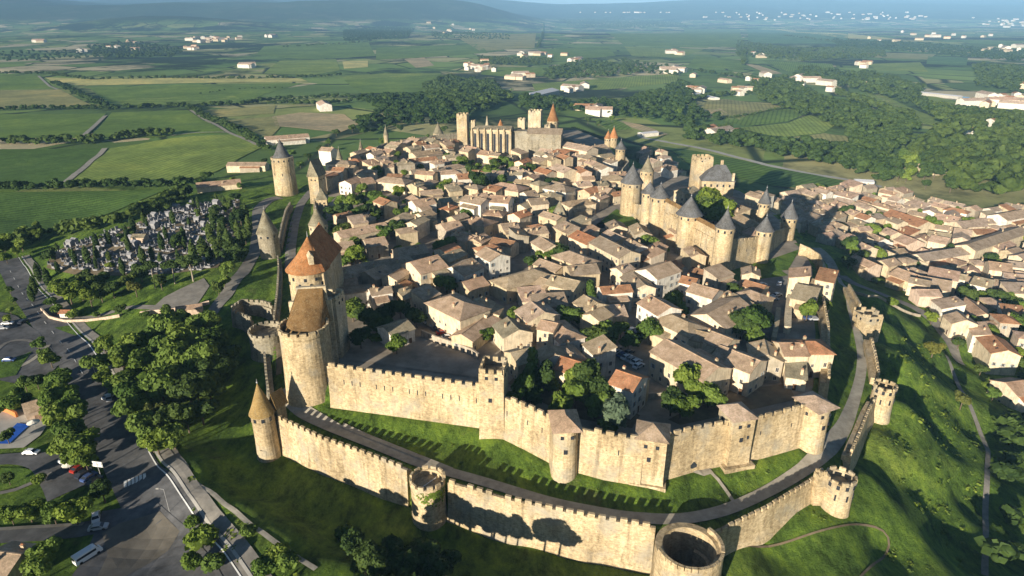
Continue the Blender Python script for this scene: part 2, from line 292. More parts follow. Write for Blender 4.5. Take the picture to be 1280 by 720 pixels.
def T(px, py):
    u = (px-640)/FPX; v = -(py-360)/FPX; y = CT+v*ST; dz = -ST+v*CT
    t = 60.0; prev = t
    while t < 40000:
        if CAMH+dz*t < zt(u*t, y*t):
            a, b = prev, t
            for _ in range(18):
                m = (a+b)/2
                if CAMH+dz*m < zt(u*m, y*m): b = m
                else: a = m
            return (u*b, y*b, float(zt(u*b, y*b)))
        prev = t; t *= 1.012
    return (u*40000, y*40000, 0)
nx, ny = len(GX), len(GY)
me = bpy.data.meshes.new('ground'); V = np.stack([XX.ravel(), YY.ravel(), ZZ.ravel()], 1)
ii, jj = np.meshgrid(np.arange(nx-1), np.arange(ny-1)); a = (jj*nx+ii).ravel(); F = np.stack([a, a+1, a+1+nx, a+nx], 1)
def np_mesh(me, V, F, mi=None):
    k = F.shape[1]; me.vertices.add(len(V)); me.vertices.foreach_set('co', V.astype(np.float32).ravel()); me.loops.add(F.size); me.loops.foreach_set('vertex_index', F.astype(np.int32).ravel())
    me.polygons.add(len(F)); me.polygons.foreach_set('loop_start', np.arange(0, F.size, k, dtype=np.int32)); me.polygons.foreach_set('loop_total', np.full(len(F), k, np.int32))
    if mi is not None: me.polygons.foreach_set('material_index', mi.astype(np.int32))
    me.update(); me.validate()
np_mesh(me, V, F); me.materials.append(M['terrain']); me.polygons.foreach_set('use_smooth', [True]*len(me.polygons))
structure(link('ground', me))
# draped sheets
def strip(name, pts, w, mat, lift=.12, step=2.5, parent=None):
    """pts world xy list, constant or per-point width"""
    ws = w if isinstance(w, (list, tuple)) else [w]*len(pts)
    P = []; W = []
    for (a, b, wa, wb) in zip(pts[:-1], pts[1:], ws[:-1], ws[1:]):
        n = max(1, int(math.dist(a, b)/step))
        for i in range(n): t = i/n; P.append((a[0]+(b[0]-a[0])*t, a[1]+(b[1]-a[1])*t)); W.append(wa+(wb-wa)*t)
    P.append(tuple(pts[-1][:2])); W.append(ws[-1])
    P = np.array(P); 
    for _ in range(4 if len(P) > 6 else 0): P[1:-1] = (P[:-2]+2*P[1:-1]+P[2:])/4
    D = np.gradient(P, axis=0); D /= np.linalg.norm(D, axis=1)[:, None]+1e-9; Nn = np.stack([-D[:, 1], D[:, 0]], 1)
    b = MB(); m = max(2, int(max(W)/1.6)); vs = []
    for i in range(len(P)):
        for j in range(m+1):
            q = P[i]+Nn[i]*W[i]*(j/m-.5); vs.append((q[0], q[1], float(zt(q[0], q[1]))+lift))
    k = m+1; fs = [(i*k+j, (i+1)*k+j, (i+1)*k+j+1, i*k+j+1) for i in range(len(P)-1) for j in range(m)]
    b.add(vs, fs); return b.build(name, mat, parent)
def sheet(name, poly, mat, lift=.1, res=None):
    """drape a polygon: fine clipped grid"""
    xs = [p[0] for p in poly]; ys = [p[1] for p in poly]
    import bmesh
    bm = bmesh.new(); vs = [bm.verts.new((x, y, 0)) for x, y in poly]; bm.faces.new(vs)
    res = res or max(3.0, (max(xs)-min(xs)+max(ys)-min(ys))/70)
    for ax, lo, hi in ((0, min(xs), max(xs)), (1, min(ys), max(ys))):
        t = lo+res
        while t < hi:
            co = (t, 0, 0) if ax == 0 else (0, t, 0); no = (1, 0, 0) if ax == 0 else (0, 1, 0)
            bmesh.ops.bisect_plane(bm, geom=bm.verts[:]+bm.edges[:]+bm.faces[:], plane_co=co, plane_no=no); t += res
    for v in bm.verts: v.co.z = float(zt(v.co.x, v.co.y))+lift
    m = bpy.data.meshes.new(name); bm.to_mesh(m); bm.free(); m.materials.append(M[mat]); return link(name, m)
def TP(P): return [T(x, y)[:2] for x, y in P]
# ------------------------------------------------------------------ sun, sky, camera
SUN_AZ = R(34); SUN_EL = R(13)     # light travels towards +Y turned SUN_AZ to +X
cam = bpy.data.cameras.new('camera'); cam.sensor_width = 36; cam.lens = 36*FPX/1280; cam.clip_start = 1; cam.clip_end = 60000
co = bpy.data.objects.new('camera', cam); COL.objects.link(co); co.location = (0, 0, CAMH); co.rotation_euler = (math.pi/2-TH, 0, 0); SC.camera = co
sl = bpy.data.lights.new('sun', 'SUN'); sl.energy = 5.0; sl.angle = R(.6); sl.color = (1, .89, .72)
so = bpy.data.objects.new('sun', sl); COL.objects.link(so)
dv = Vector((math.sin(SUN_AZ)*math.cos(SUN_EL), math.cos(SUN_AZ)*math.cos(SUN_EL), -math.sin(SUN_EL)))
so.rotation_euler = dv.to_track_quat('-Z', 'Y').to_euler(); so.location = (0, 0, 300)
w = bpy.data.worlds.new('World'); SC.world = w; w.use_nodes = True; nt = w.node_tree
sk = nt.nodes.new('ShaderNodeTexSky'); sk.sky_type = 'NISHITA'; sk.sun_disc = False; sk.sun_elevation = SUN_EL
sk.sun_rotation = math.atan2(-dv.x, -dv.y); sk.air_density = 1.0; sk.dust_density = .2; sk.ozone_density = 3
nt.links.new(sk.outputs[0], nt.nodes['Background'].inputs[0]); nt.nodes['Background'].inputs[1].default_value = .05
SC.view_settings.view_transform = 'Standard'; SC.view_settings.look = 'None'; SC.view_settings.exposure = .84; SC.view_settings.gamma = 1
SC.cycles.max_bounces = 6; SC.cycles.diffuse_bounces = 2; SC.cycles.volume_bounces = 0; SC.cycles.transparent_max_bounces = 8
# ------------------------------------------------------------------ fortification builders
def offs(P, closed=False):
    P = np.array(P, float); D = np.gradient(P, axis=0); D /= np.linalg.norm(D, axis=1)[:, None]+1e-9
    return np.stack([-D[:, 1], D[:, 0]], 1)
def resample(P, st):
    o = []
    for a, b in zip(P[:-1], P[1:]):
        n = max(1, round(math.dist(a[:2], b[:2])/st))
        for i in range(n): t = i/n; o.append(tuple(a[k]+(b[k]-a[k])*t for k in range(len(a))))
    o.append(tuple(P[-1])); return o
def wall(look, P, zb, zt_, t=2.4, side=1, merl=True, period=2.9, mat='stone', cat='castle wall', name='curtain_wall', ruin=0, slits=0, foot=1.0, parapet=1.0, where=True, group=None):
    """P: points on the outer face; side=+1 when the outside is to the left of the travel direction. zt_: number or per-point list"""
    zs = zt_ if isinstance(zt_, (list, tuple)) else [zt_]*len(P); zbs = zb if isinstance(zb, (list, tuple)) else [zb]*len(P)
    Q = resample([(x, y, a, c) for (x, y), a, c in zip(P, zs, zbs)], 2.5); XY = [q[:2] for q in Q]; n = offs(XY)*side
    cx, cy = XY[len(XY)//2]; r = root(name, cx, cy)
    b = MB(); k = 8; vs = []
    for (x, y, zz, z0), (nx_, ny_) in zip(Q, n):
        zz += (random.random()-.5)*ruin
        for d, z in ((foot, z0), (.35, z0+(zz-z0)*.35), (0, zz-1.3), (0, zz-parapet*.5 if not merl else zz-1.0), (-.6, zz-parapet*.5 if not merl else zz-1.0), (-.6, zz-2.1), (-t, zz-2.1), (-t, z0)):
            vs.append((x+nx_*d-cx, y+ny_*d-cy, z))
    m = len(Q); fs = [(i*k+j, i*k+(j+1) % k, (i+1)*k+(j+1) % k, (i+1)*k+j) for i in range(m-1) for j in range(k)]
    fs += [tuple(range(k)), tuple((m-1)*k+j for j in range(k))]
    b.add(vs, fs); b.build('wall_body', mat, r)
    if merl:
        b = MB(); Q2 = resample([(q[0], q[1], q[2]) for q in Q], period/4); XY2 = [q[:2] for q in Q2]; acc = 0; last = XY2[0]
        L = [0]
        for p, q in zip(XY2[:-1], XY2[1:]): L.append(L[-1]+math.dist(p, q))
        s = .5
        px = np.array([q[0] for q in Q2]); py = np.array([q[1] for q in Q2]); pz = np.array([q[2] for q in Q2])
        while s < L[-1]-1.2:
            wd = period*.64*(1+(random.random()-.5)*.14); xa, ya = np.interp(s, L, px), np.interp(s, L, py); xb, yb = np.interp(s+wd, L, px), np.interp(s+wd, L, py)
            z = np.interp(s+wd/2, L, pz); ang = math.atan2(yb-ya, xb-xa); nn = (-math.sin(ang)*side, math.cos(ang)*side)
            if random.random() > .03+ruin*.1: b.obox((xa+xb)/2-nn[0]*.28-cx, (ya+yb)/2-nn[1]*.28-cy, ang, wd/2, .32, z-1.02, z+.05+(random.random()-.5)*(.2+ruin*.3))
            s += period
        b.build('battlement_trim', mat, r)
    for i in range(slits):
        s = (i+.5)/slits*(len(Q)-1); j = int(s); x, y, z, z0 = Q[j]; nn = n[j]; ang = math.atan2(nn[0], nn[1])
        bb = MB(); bb.box(-.13, .13, -.1, .1, 0, 1.5); o = bb.build('arrow_slit', 'glass', r, (x+nn[0]*.1-cx, y+nn[1]*.1-cy, z-6.2), -ang)
    reg(r, look, cat, group, where, (cx, cy)); return r
def ring_merlons(b, r, z, n, cx=0, cy=0, a0=0, a1=2*math.pi, h=1.0, t=.5, frac=.62, m=None):
    k = n
    for i in range(k):
        a = a0+(a1-a0)*(i+.5)/k; w = (a1-a0)/k*r*frac/2
        b.obox(cx+(r-t/2)*math.cos(a), cy+(r-t/2)*math.sin(a), a+math.pi/2, w, t/2, z-.1, z+h+(random.random()-.5)*.15, m)
def windows_on_ring(r, rad, zs, angs, w=.45, h=.9, name='window'):
    for z in zs:
        for a in angs:
            b = MB(); b.box(-w, w, -.14, .14, 0, h*2); 
            b.build(name, 'glass', r, (rad*math.cos(a), rad*math.sin(a), z), a+math.pi/2)
def round_tower(look, x, y, rad, z0, z1, roof=None, rh=10, rmat='r_slate', mat='stone', over=.7, cat='tower', name='round_tower', wins=1, merl=True, batter=.12, floor_drop=1.6, conc=False, spire=True, n=28, wz=2.2, wn=7, where=True, group=None):
    r = root(name, x, y); b = MB(); top = z1
    prof = [(rad*(1+batter), z0), (rad*(1+batter*.35), z0+(z1-z0)*.2), (rad*1.01, z0+(z1-z0)*.5), (rad, z1-2.5), (rad+.12, z1-2.2), (rad+.12, z1-.0)]
    if not roof:
        prof = prof[:-1]+[(rad+.12, z1-1.0), (rad-.55, z1-1.0), (rad-.55, z1-1.0-floor_drop), (0.02, z1-1.0-floor_drop)]
    b.lathe(0, 0, prof, n); b.build('tower_body', mat, r)
    if not roof and merl:
        b = MB(); ring_merlons(b, rad+.12, z1-1.1, max(8, int(2*math.pi*rad/2.1))); b.build('battlement_trim', mat, r)
    if roof:
        b = MB(); R0 = rad+over
        pr = [(R0-.3, z1-.15), (R0, z1-.1), (R0*.62, z1+rh*.27), (R0*.28, z1+rh*.64), (.03, z1+rh)] if conc else [(R0-.3, z1-.15), (R0, z1-.1), (R0*.70, z1+rh*.26), (.03, z1+rh)]
        b.lathe(0, 0, pr, n); rf = b.build('roof', rmat, r)
        if spire:
            b = MB(); b.tube((0, 0, z1+rh-.3), (0, 0, z1+rh+1.4), .1, .03); b.lathe(0, 0, [(.05, z1+rh), (.3, z1+rh+.3), (.05, z1+rh+.6)], 8); b.build('finial', 'metal', rf)
    if wins: windows_on_ring(r, rad+.1, [z1-wz], [-math.pi/2+(i-(wn-1)/2)*math.pi*1.3/wn for i in range(wn)], .38, .55)
    if wins > 1: windows_on_ring(r, rad+.05, [z0+(z1-z0)*.55], [-2.2, -1.4, -.7], .2, .8, 'arrow_slit')
    reg(r, look, cat, group, where, (x, y)); return r
def rect_tower(look, x, y, ang, hx, hy, z0, z1, roof=None, rh=4, rmat='r_brown', mat='stone', cat='tower', name='square_tower', taper=.06, over=.6, round_front=False, wins=True, wn=2, ruin=0, where=True, foot=None, group=None):
    """local -y faces outwards/front"""
    r = root(name, x, y, 0, ang); b = MB()
    if round_front:
        def out(k): return [(hx*k*math.cos(a), -hy*.35*k+hx*k*math.sin(a)*1.0) for a in np.linspace(math.pi, 2*math.pi, 13)]+[(hx*k, hy), (-hx*k, hy)]
        lv = [(1+taper*1.6, z0), (1+taper*.5, z0+(z1-z0)*.3), (1, z0+(z1-z0)*.6), (1, z1)]
        vs = []; 
        for k, z in lv: vs += [(p[0], p[1], z) for p in out(k)]
        n = 15; fs = [(j*n+i, j*n+(i+1) % n, (j+1)*n+(i+1) % n, (j+1)*n+i) for j in range(3) for i in range(n)]+[tuple(range(n)), tuple(range(3*n, 4*n))]
        b.add(vs, fs)
    else:
        b.obox(0, 0, 0, hx, hy, z0, z0+(z1-z0)*.3, None, taper); b.obox(0, 0, 0, hx-.003, hy-.003, z0+(z1-z0)*.3, z1 if roof else z1-2.2)
        if not roof:
            for (x0, x1, y0, y1) in ((-hx, hx, -hy, -hy+.6), (-hx, hx, hy-.6, hy), (-hx, -hx+.6, -hy+.603, hy-.603), (hx-.6, hx, -hy+.603, hy-.603)): b.box(x0, x1, y0, y1, z1-2.2, z1-.9)
    if foot: b.box(-hx-foot, hx+foot, -hy-foot, hy*.2, z0-1, z0+2.2)
    b.build('tower_body', mat, r)
    if not roof:
        b = MB()
        for ax, L, o in ((0, hx, hy), (1, hy, hx)):
            nm = max(2, round(2*L/2.6))
            for sgn in (-1, 1):
                for i in range(nm):
                    c = -L+2*L*(i+.5)/nm; wd = L/nm*.62; e = sgn*(o-.302)
                    if random.random() < ruin: continue
                    zz = z1+.4-(random.random()*ruin*2)
                    if ax == 0: b.box(c-wd, c+wd, e-.3, e+.3, z1-1, zz)
                    else: b.box(e-.3, e+.3, c-wd, c+wd, z1-1, zz-.01)
        b.build('battlement_trim', mat, r)
    else:
        b = MB(); X, Y = hx+over, hy+over; yf = -Y-(hx-hy*.65 if round_front else 0)
        e = z1-.15
        if roof == 'hip':
            rr = max(0, (Y-X)) ; rx = max(0, X-Y); P = [(-X, yf, e), (X, yf, e), (X, Y, e), (-X, Y, e), (-rx, -rr if rr else -.2, z1+rh), (rx if rx else .01, -rr if rr else -.2, z1+rh), (rx if rx else .01, rr, z1+rh), (-rx, rr, z1+rh)]
            b.add(P, [(0, 1, 5, 4), (1, 2, 6, 5), (2, 3, 7, 6), (3, 0, 4, 7), (4, 5, 6, 7), (0, 3, 2, 1)])
        elif roof == 'pyr': b.add([(-X, yf, e), (X, yf, e), (X, Y, e), (-X, Y, e), (0, 0, z1+rh)], [(0, 1, 4), (1, 2, 4), (2, 3, 4), (3, 0, 4), (0, 3, 2, 1)])
        elif roof == 'gable': b.add([(-X, yf, e), (X, yf, e), (X, Y, e), (-X, Y, e), (0, yf, z1+rh), (0, Y, z1+rh)], [(0, 4, 5, 3), (1, 2, 5, 4), (0, 1, 4), (2, 3, 5), (0, 3, 2, 1)])
        elif roof == 'shed': b.add([(-X, yf, e), (X, yf, e), (X, Y, e), (-X, Y, e), (-X, Y, z1+rh), (X, Y, z1+rh)], [(0, 1, 5, 4), (1, 2, 5), (3, 0, 4), (2, 3, 4, 5), (0, 3, 2, 1)])
        b.build('roof', rmat, r)
    if wins:
        yy = -hy-(hx-.65*hy if round_front else 0)-.04
        for (wx, wz, w_, h_) in [(-hx*.38, z1-2.6, .4, .9), (hx*.4, z1-2.6, .4, .9), (-hx*.1, z0+(z1-z0)*.58, .45, 1.2), (hx*.5, z0+(z1-z0)*.62, .25, .9)][:wn]:
            k = abs(wx)/hx; yw = yy if not round_front else (-hy*.35-hx*math.sqrt(max(0, 1-k*k))-.04)
            bb = MB(); bb.box(-w_, w_, -.12, .12, 0, h_); bb.build('window', 'glass', r, (wx, yw, wz))
        for yv in (-hy*.3, hy*.4):
            bb = MB(); bb.box(-.12, .12, -.35, .35, 0, .9); bb.build('window', 'glass', r, (hx+.02, yv, z1-2.8)); bb = MB(); bb.box(-.12, .12, -.35, .35, 0, .9); bb.build('window', 'glass', r, (-hx-.02, yv, z1-2.8))
    reg(r, look, cat, group, where, (x, y)); return r
LISTS = -5.6
# inner north wall ------------------------------------------------
TO = lambda px, py, z: g(px, py, z)
def lpt(px, py): return g(px, py, 8.6)
WI = [g(408,455,9), g(500,467,8.8), g(606,481,8.6)]
wall('long pale inner rampart between the big round corner tower and the tall square tower', WI, -6.5, [9.3, 8.9, 8.7], 2.6, -1, slits=14, where=False)
wall('inner rampart between the tall square tower and the first tiled tower', [g(626,491,8.6), g(660,506,8.6), g(698,524,8.6)], -6.5, 8.6, 2.6, -1, slits=3, where=False)
wall('inner rampart between the two low tiled towers', [g(712,528,8.6), g(760,540,8.6), g(806,547,8.6)], -6.5, 8.6, 2.6, -1, slits=2, where=False)
wall('inner rampart with small postern door left of the tiled square tower', [g(829,543,8.4), g(870,533,8.2), (54.5,132.9)], -6.5, [8.4, 8.2, 8.0], 2.6, -1, where=False, parapet=1)
wall('inner rampart between the two tiled towers beside the corner', [(58.0,133.2), g(975,514,8), (76.5,140.2)], -6.5, 8.0, 2.6, -1, slits=2, where=False)
wall('narrow inner rampart running back from the corner tower to the gatehouse', [g(1038,472,5.5), g(1038,440,5), g(1037,405,4.5), g(1030,370,4)], -5, [5.5, 5, 4.5, 4], 2.2, -1, period=2.2, where=False)
# buttress prow under t820 etc.
rect_tower('tall square tower with open battlements rising from the inner rampart', -4.9, 147.3, R(-8), 3.3, 3.8, -6.8, 15.6, mat='stone', where=False, wn=3)
x, y = 12.9, 131.8; rect_tower('low round-fronted rampart tower with shallow brown tiled roof', x, y-.6, R(4), 3.1, 4.2, -6.8, 9.2, 'hip', 2.3, 'r_brown', round_front=True, where=False, wn=3, name='tiled_tower')
x, y = 33.8, 127.6; rect_tower('square rampart tower with sloping brown tiled roof, beside the bend', x, y+.3, R(-14), 3.5, 3.6, -6.8, 8.4, 'hip', 2.2, 'r_brown', where=False, foot=.8, wn=3, name='tiled_tower')
x, y = 56.2, 132.6; rect_tower('tall square tower with pinkish tiled roof and four dark windows', x, y+2, R(14), 3.0, 3.4, -6.5, 9.4, 'hip', 2.1, 'r_pink', where=False, foot=1.2, wn=4, name='tiled_tower')
x, y = 78.6, 139.6; rect_tower('tall corner tower with flat pinkish tiled roof beside the green slope', x, y+2, R(24), 3.2, 3.5, -6.5, 7.9, 'hip', 1.7, 'r_pink', where=False, round_front=True, wn=4, name='tiled_tower')
x, y = g(868,596,-5); b = MB(); b.box(-.9, .9, -.5, .4, 0, 2.6); b.add([(-.9,-.5,2.6),(.9,-.5,2.6),(.9,.4,2.6),(-.9,.4,2.6),(0,-.5,3.5),(0,.4,3.5)], [(0,1,4),(1,2,5,4),(2,3,5),(3,0,4,5)])
o = b.build('postern_door', 'glass', None, (x, y+2.4, -5.6), R(18)); reg(o, 'small dark arched postern door in the inner rampart above the grey ramp', 'door', None, False)
# outer north wall --------------------------------------------------
x, y = g(331,550,-10); CT1 = (x, y)
round_tower('small corner tower with pointed mustard cone roof on the outer wall', x, y+1.5, 3.1, -18, -1.6, True, 9.2, 'r_mustard', over=.5, where=False, wn=6, wz=1.7, batter=.2)
rect_tower('narrow stone stair turret joined behind the cone-roofed corner tower', x+3.6, y+4.4, R(-30), 1.1, 1.5, -8, -1.0, 'gable', 4.5, 'r_mustard', where=False, wins=False, name='stair_turret')
wall('outer wall between the cone-roofed corner tower and the ivy-clad half tower', [g(345,519,-3.3), g(400,545,-3.3), g(450,562,-3.3), g(508,584,-3.3)], -19.5, -3.3, 2.0, -1, period=2.35, mat='stone', where=False, foot=1.4)
wall('outer wall between the ivy-clad half tower and the round open barbican', [g(559,599,-3.3), g(640,622,-3.3), g(740,643,-3.3), g(820,656,-3.3)], -16.5, -3.3, 2.0, -1, period=2.45, mat='stone', where=False, foot=1.5)
wall('outer wall climbing from the round barbican to the crenellated corner bastion', [g(893,664,-3.6), g(925,650,-3.5), g(960,633,-3.3), g(1010,603,-3.2), g(1032,588,-3.2)], [-15,-14,-13,-12,-12], [-4.2,-3.5,-3.3,-3.2,-3.2], 2.0, -1, period=2.0, mat='stone', where=False, foot=1.3)
# half tower with ivy
x, y = g(534,600,-3.5); TD = (x, y)
r = round_tower('ivy-clad half tower with open wooden deck in the outer wall', x, y+.5, 4.2, -18, -2.7, None, where=False, wins=0, batter=.12, name='half_tower')
b = MB(); b.box(-.1, .1, -2.6, 2.2, 0, .15); b.build('walkway_plank', 'paint', r, (.3, .6, -5.2), R(-40))
# ivy
b = MB()
for i in range(230):
    a = random.gauss(-1.0, .45); rr = 4.35; z = -4.5-abs(random.gauss(0, 1.7)); s = .1+random.random()*.2
    c = Vector((rr*math.cos(a)*(1+max(0, -z-5)*.006), rr*math.sin(a), z)); t = Vector((-math.sin(a), math.cos(a), 0)); up = Vector((random.random()-.5, random.random()-.5, 1)).normalized()
    b.add([c-t*s-up*s, c+t*s-up*s, c+t*s*.6+up*s+Vector((0, 0, .1)), c-t*s*.8+up*s], [(0, 1, 2, 3)])
b.build('ivy', 'leaf_bright', r)
# barbican: open ring with big inner pit
x, y = g(857,672,-4); BR = 7.1; BX, BY = x, y-3.0
r = root('barbican', BX, BY); b = MB()
b.lathe(0, 0, [(BR*1.1, -20), (BR*1.02, -12), (BR, -3.6), (BR-1.5, -3.6), (BR-1.5, -13.0), (.05, -13.0)], 40, cap=False); b.build('ring_wall', 'stone', r)
b = MB(); ring_merlons(b, BR, -3.7, 14, a0=math.pi*1.06, a1=math.pi*1.94, h=1.1, t=.7, frac=.84); ring_merlons(b, BR, -3.7, 4, a0=-.35, a1=.7, h=1.2, t=.7, frac=.9); b.build('battlement_trim', 'stone', r)
b = MB(); b.lathe(0, 0, [(BR-1.6, -12.9), (BR-1.6, -8.8), (BR-2.6, -8.8), (BR-2.6, -12.9)], 20, -.9, 1.0, cap=False); b.build('gallery', 'stone_pale', r)
reg(r, 'large round open barbican ring with sunken court at the bottom edge', 'barbican', None, False)
b = MB(); x0, y0 = BX, BY; b.lathe(0, 0, [(BR-1.65, -12.9), (0.05, -12.9)], 30, cap=False); sh = b.build('court', 'earth', r)
# right bastion
x, y = g(1049,604,-4); EB = (x, y)
r = round_tower('crenellated round corner bastion above the green slope', x, y-.2, 3.3, -13.5, -1.2, None, where=False, wins=2, batter=.16, name='corner_bastion')
rect_tower('broken stone turret at the outer wall end beside the corner bastion', x-4.6, y+.6, R(10), 1.1, 1.0, -12, -.6, None, mat='stone', where=False, wins=False, name='wall_turret', ruin=.3)
wall('outer wall stretch from the corner bastion up to the slope tower', [g(1066,563,-3), g(1078,535,-3), g(1088,510,-3), g(1096,496,-3)], -12, -3.2, 2.2, -1, period=2.3, where=False)
x, y = g(1104,492,-4); round_tower('open D-shaped tower on the slope wall nearest the corner bastion', x, y, 3.1, -13, -.6, None, where=False, wins=2, batter=.15, name='slope_tower')
wall('outer wall stretch between the two open towers over the slope', [g(1100,468,-3), g(1096,445,-3), g(1090,420,-3)], -13, -2.6, 2.2, -1, period=2.2, where=False)
x, y = g(1084,400,-4); rect_tower('ruined square open tower on the slope wall, farther from the bastion', x, y, R(8), 3.6, 3.4, -15, -.4, None, where=False, ruin=.25, name='slope_tower', wn=2)
wall('outer wall stretch running from the square open tower towards the village', [g(1077,380,-2), g(1070,366,-2.2), g(1063,352,-2.5)], -13, [-1.5, -2.2, -3], 2.2, -1, merl=False, where=False)
# left (east) outer wall and towers
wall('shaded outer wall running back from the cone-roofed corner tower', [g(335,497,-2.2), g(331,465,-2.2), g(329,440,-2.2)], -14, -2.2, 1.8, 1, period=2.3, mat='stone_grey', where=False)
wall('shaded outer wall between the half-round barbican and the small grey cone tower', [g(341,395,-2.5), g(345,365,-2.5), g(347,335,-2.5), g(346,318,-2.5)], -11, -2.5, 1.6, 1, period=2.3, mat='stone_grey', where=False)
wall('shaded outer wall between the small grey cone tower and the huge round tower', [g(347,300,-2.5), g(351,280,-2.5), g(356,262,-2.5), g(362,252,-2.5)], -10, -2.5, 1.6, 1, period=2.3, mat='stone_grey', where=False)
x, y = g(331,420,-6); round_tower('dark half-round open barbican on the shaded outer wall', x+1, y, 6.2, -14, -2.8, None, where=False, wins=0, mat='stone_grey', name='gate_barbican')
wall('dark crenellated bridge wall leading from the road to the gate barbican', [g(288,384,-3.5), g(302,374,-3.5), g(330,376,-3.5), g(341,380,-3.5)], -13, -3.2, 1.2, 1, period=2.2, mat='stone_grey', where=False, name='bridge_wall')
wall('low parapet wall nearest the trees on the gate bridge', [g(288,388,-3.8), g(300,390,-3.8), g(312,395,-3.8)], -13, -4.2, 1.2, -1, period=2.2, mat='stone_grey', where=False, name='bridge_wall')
SMALLCONE = True
x, y = g(354,243,-6); VD = (x, y+7)
round_tower('huge tall round tower with small slate cone roof in open country', x, y+7, 6.9, -8, 17.0, True, 11, 'r_slate', over=-1.4, where=False, wn=9, wz=2.4, batter=.08, wins=2)
x, y = g(397,246,0); rect_tower('slender tower with steep pointed gable roof on the inner wall', x, y+3, R(-12), 3.3, 4.6, -4, 12.6, 'gable', 9.5, 'r_greycone', where=False, wn=2)
x, y = g(400,302,0); round_tower('slate-roofed stone turret close behind the orange-roofed gate towers', x, y, 4.2, -3, 9, True, 8, 'r_greycone', where=False, over=.4, mat='stone_pale')
x, y = g(404,262,0); rect_tower('small turret with grey pyramid roof behind the gate towers', x, y, R(10), 2.8, 2.8, -3, 6.5, 'pyr', 6, 'r_greycone', where=False, wn=2)
wall('shaded inner wall between the orange-roofed gate and the slender tower', [g(390,292,6), g(391,270,6), g(392,245,6)], -5, 5, 1.8, 1, period=2.4, where=False, mat='stone')
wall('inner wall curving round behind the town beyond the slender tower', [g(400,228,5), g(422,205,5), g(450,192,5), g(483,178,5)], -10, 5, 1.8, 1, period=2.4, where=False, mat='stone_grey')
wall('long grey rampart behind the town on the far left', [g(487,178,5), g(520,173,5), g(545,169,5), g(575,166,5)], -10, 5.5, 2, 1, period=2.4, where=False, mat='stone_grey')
for (px, py, rr, z1, rh, look) in [(425,205,2.0,4,8,'thin spire-like grey turret behind the left edge of town'), (452,195,2.0,4,8,'thin pale pointed turret left of the round green tree'), (483,176,2.0,5,8,'tiny pointed turret just behind the round green tree'), (548,172,4.5,4,9,'far cone-roofed tower left of the basilica with a chimney-like stair')]:
    x, y = g(px, py, 0); round_tower(look, x, y, rr, -8, z1, True, rh, 'r_greycone', where=False, wins=0, over=.4)
# Narbonne gate ---------------------------------------------------------------
def cone_roof(b, cx, cy, r, ze, za, n=24, apex=None, m=None):
    ax, ay = apex or (cx, cy); 
    b.add([(cx+(r)*math.cos(2*math.pi*i/n), cy+r*math.sin(2*math.pi*i/n), ze) for i in range(n)]+[(cx+(ax-cx)*.45+r*.52*math.cos(2*math.pi*i/n), cy+(ay-cy)*.45+r*.52*math.sin(2*math.pi*i/n), ze+(za-ze)*.4) for i in range(n)]+[(ax, ay, za)],
          [(i, (i+1) % n, n+(i+1) % n, n+i) for i in range(n)]+[(n+i, n+(i+1) % n, 2*n) for i in range(n)], m)
NGX, NGY = -70.5, 206
r = root('gatehouse', NGX, NGY); b = MB()
b.lathe(0, 0, [(7.2, -12), (6.9, 0), (6.6, 20.2)], 32); b.build('drum_tower', 'stone', r)
b = MB(); b.lathe(-.2, 17, [(7.2, -12), (6.9, 0), (6.6, 20.2)], 32); b.build('drum_tower', 'stone', r)
b = MB(); b.box(.5, 6.3, -3.5, 20, -3, 20.15); b.build('gate_block', 'stone', r)
b = MB(); b.add([(4.2, -5.6, 20), (7.0, -3.6, 20), (7.0, 20.6, 20), (3, 22.8, 20), (-3.5, 8, 20), (1.2, 1.5, 30.6), (0.8, 15.5, 30.9)], [(0, 1, 5), (1, 2, 6, 5), (2, 3, 6), (3, 4, 6), (4, 0, 5), (4, 5, 6)]); rf = b.build('roof', 'r_bigorange', r)
b = MB(); cone_roof(b, 0, 0, 7.5, 20, 31.2, 28, (1.0, .8)); b.build('cone_roof', 'r_bigorange', r)
b = MB(); cone_roof(b, -.2, 17, 7.4, 20, 31.4, 28, (.6, 16.6)); b.build('cone_roof', 'r_bigorange', r)
b = MB(); b.box(-.8, .8, -2.2, .5, 0, 2.6); b.add([(-1, -2.4, 2.5), (1, -2.4, 2.5), (1, 1.5, 2.5), (-1, 1.5, 2.5), (0, -2.4, 3.8), (0, 2.2, 3.8)], [(0, 1, 4), (1, 2, 5, 4), (3, 0, 4, 5)]); b.build('dormer', 'stone_pale', rf, (2.4, -3.4, 23.2), R(25))
b = MB(); b.tube((1, .8, 31), (1, .8, 33), .15, .05); b.build('finial', 'metal', rf)
for i, a in enumerate([-2.5, -2.1, -1.75, -1.45, -1.2, -.9, -.6]):
    bb = MB(); bb.box(-.35, .35, -.15, .15, 0, 1.1); bb.build('window', 'glass', r, (6.75*math.cos(a), 6.75*math.sin(a), 17.4 if i % 2 else 15.4), a+math.pi/2)
reg(r, 'massive twin-drum gatehouse under steep orange tiled cone roofs', 'gatehouse', None, False)
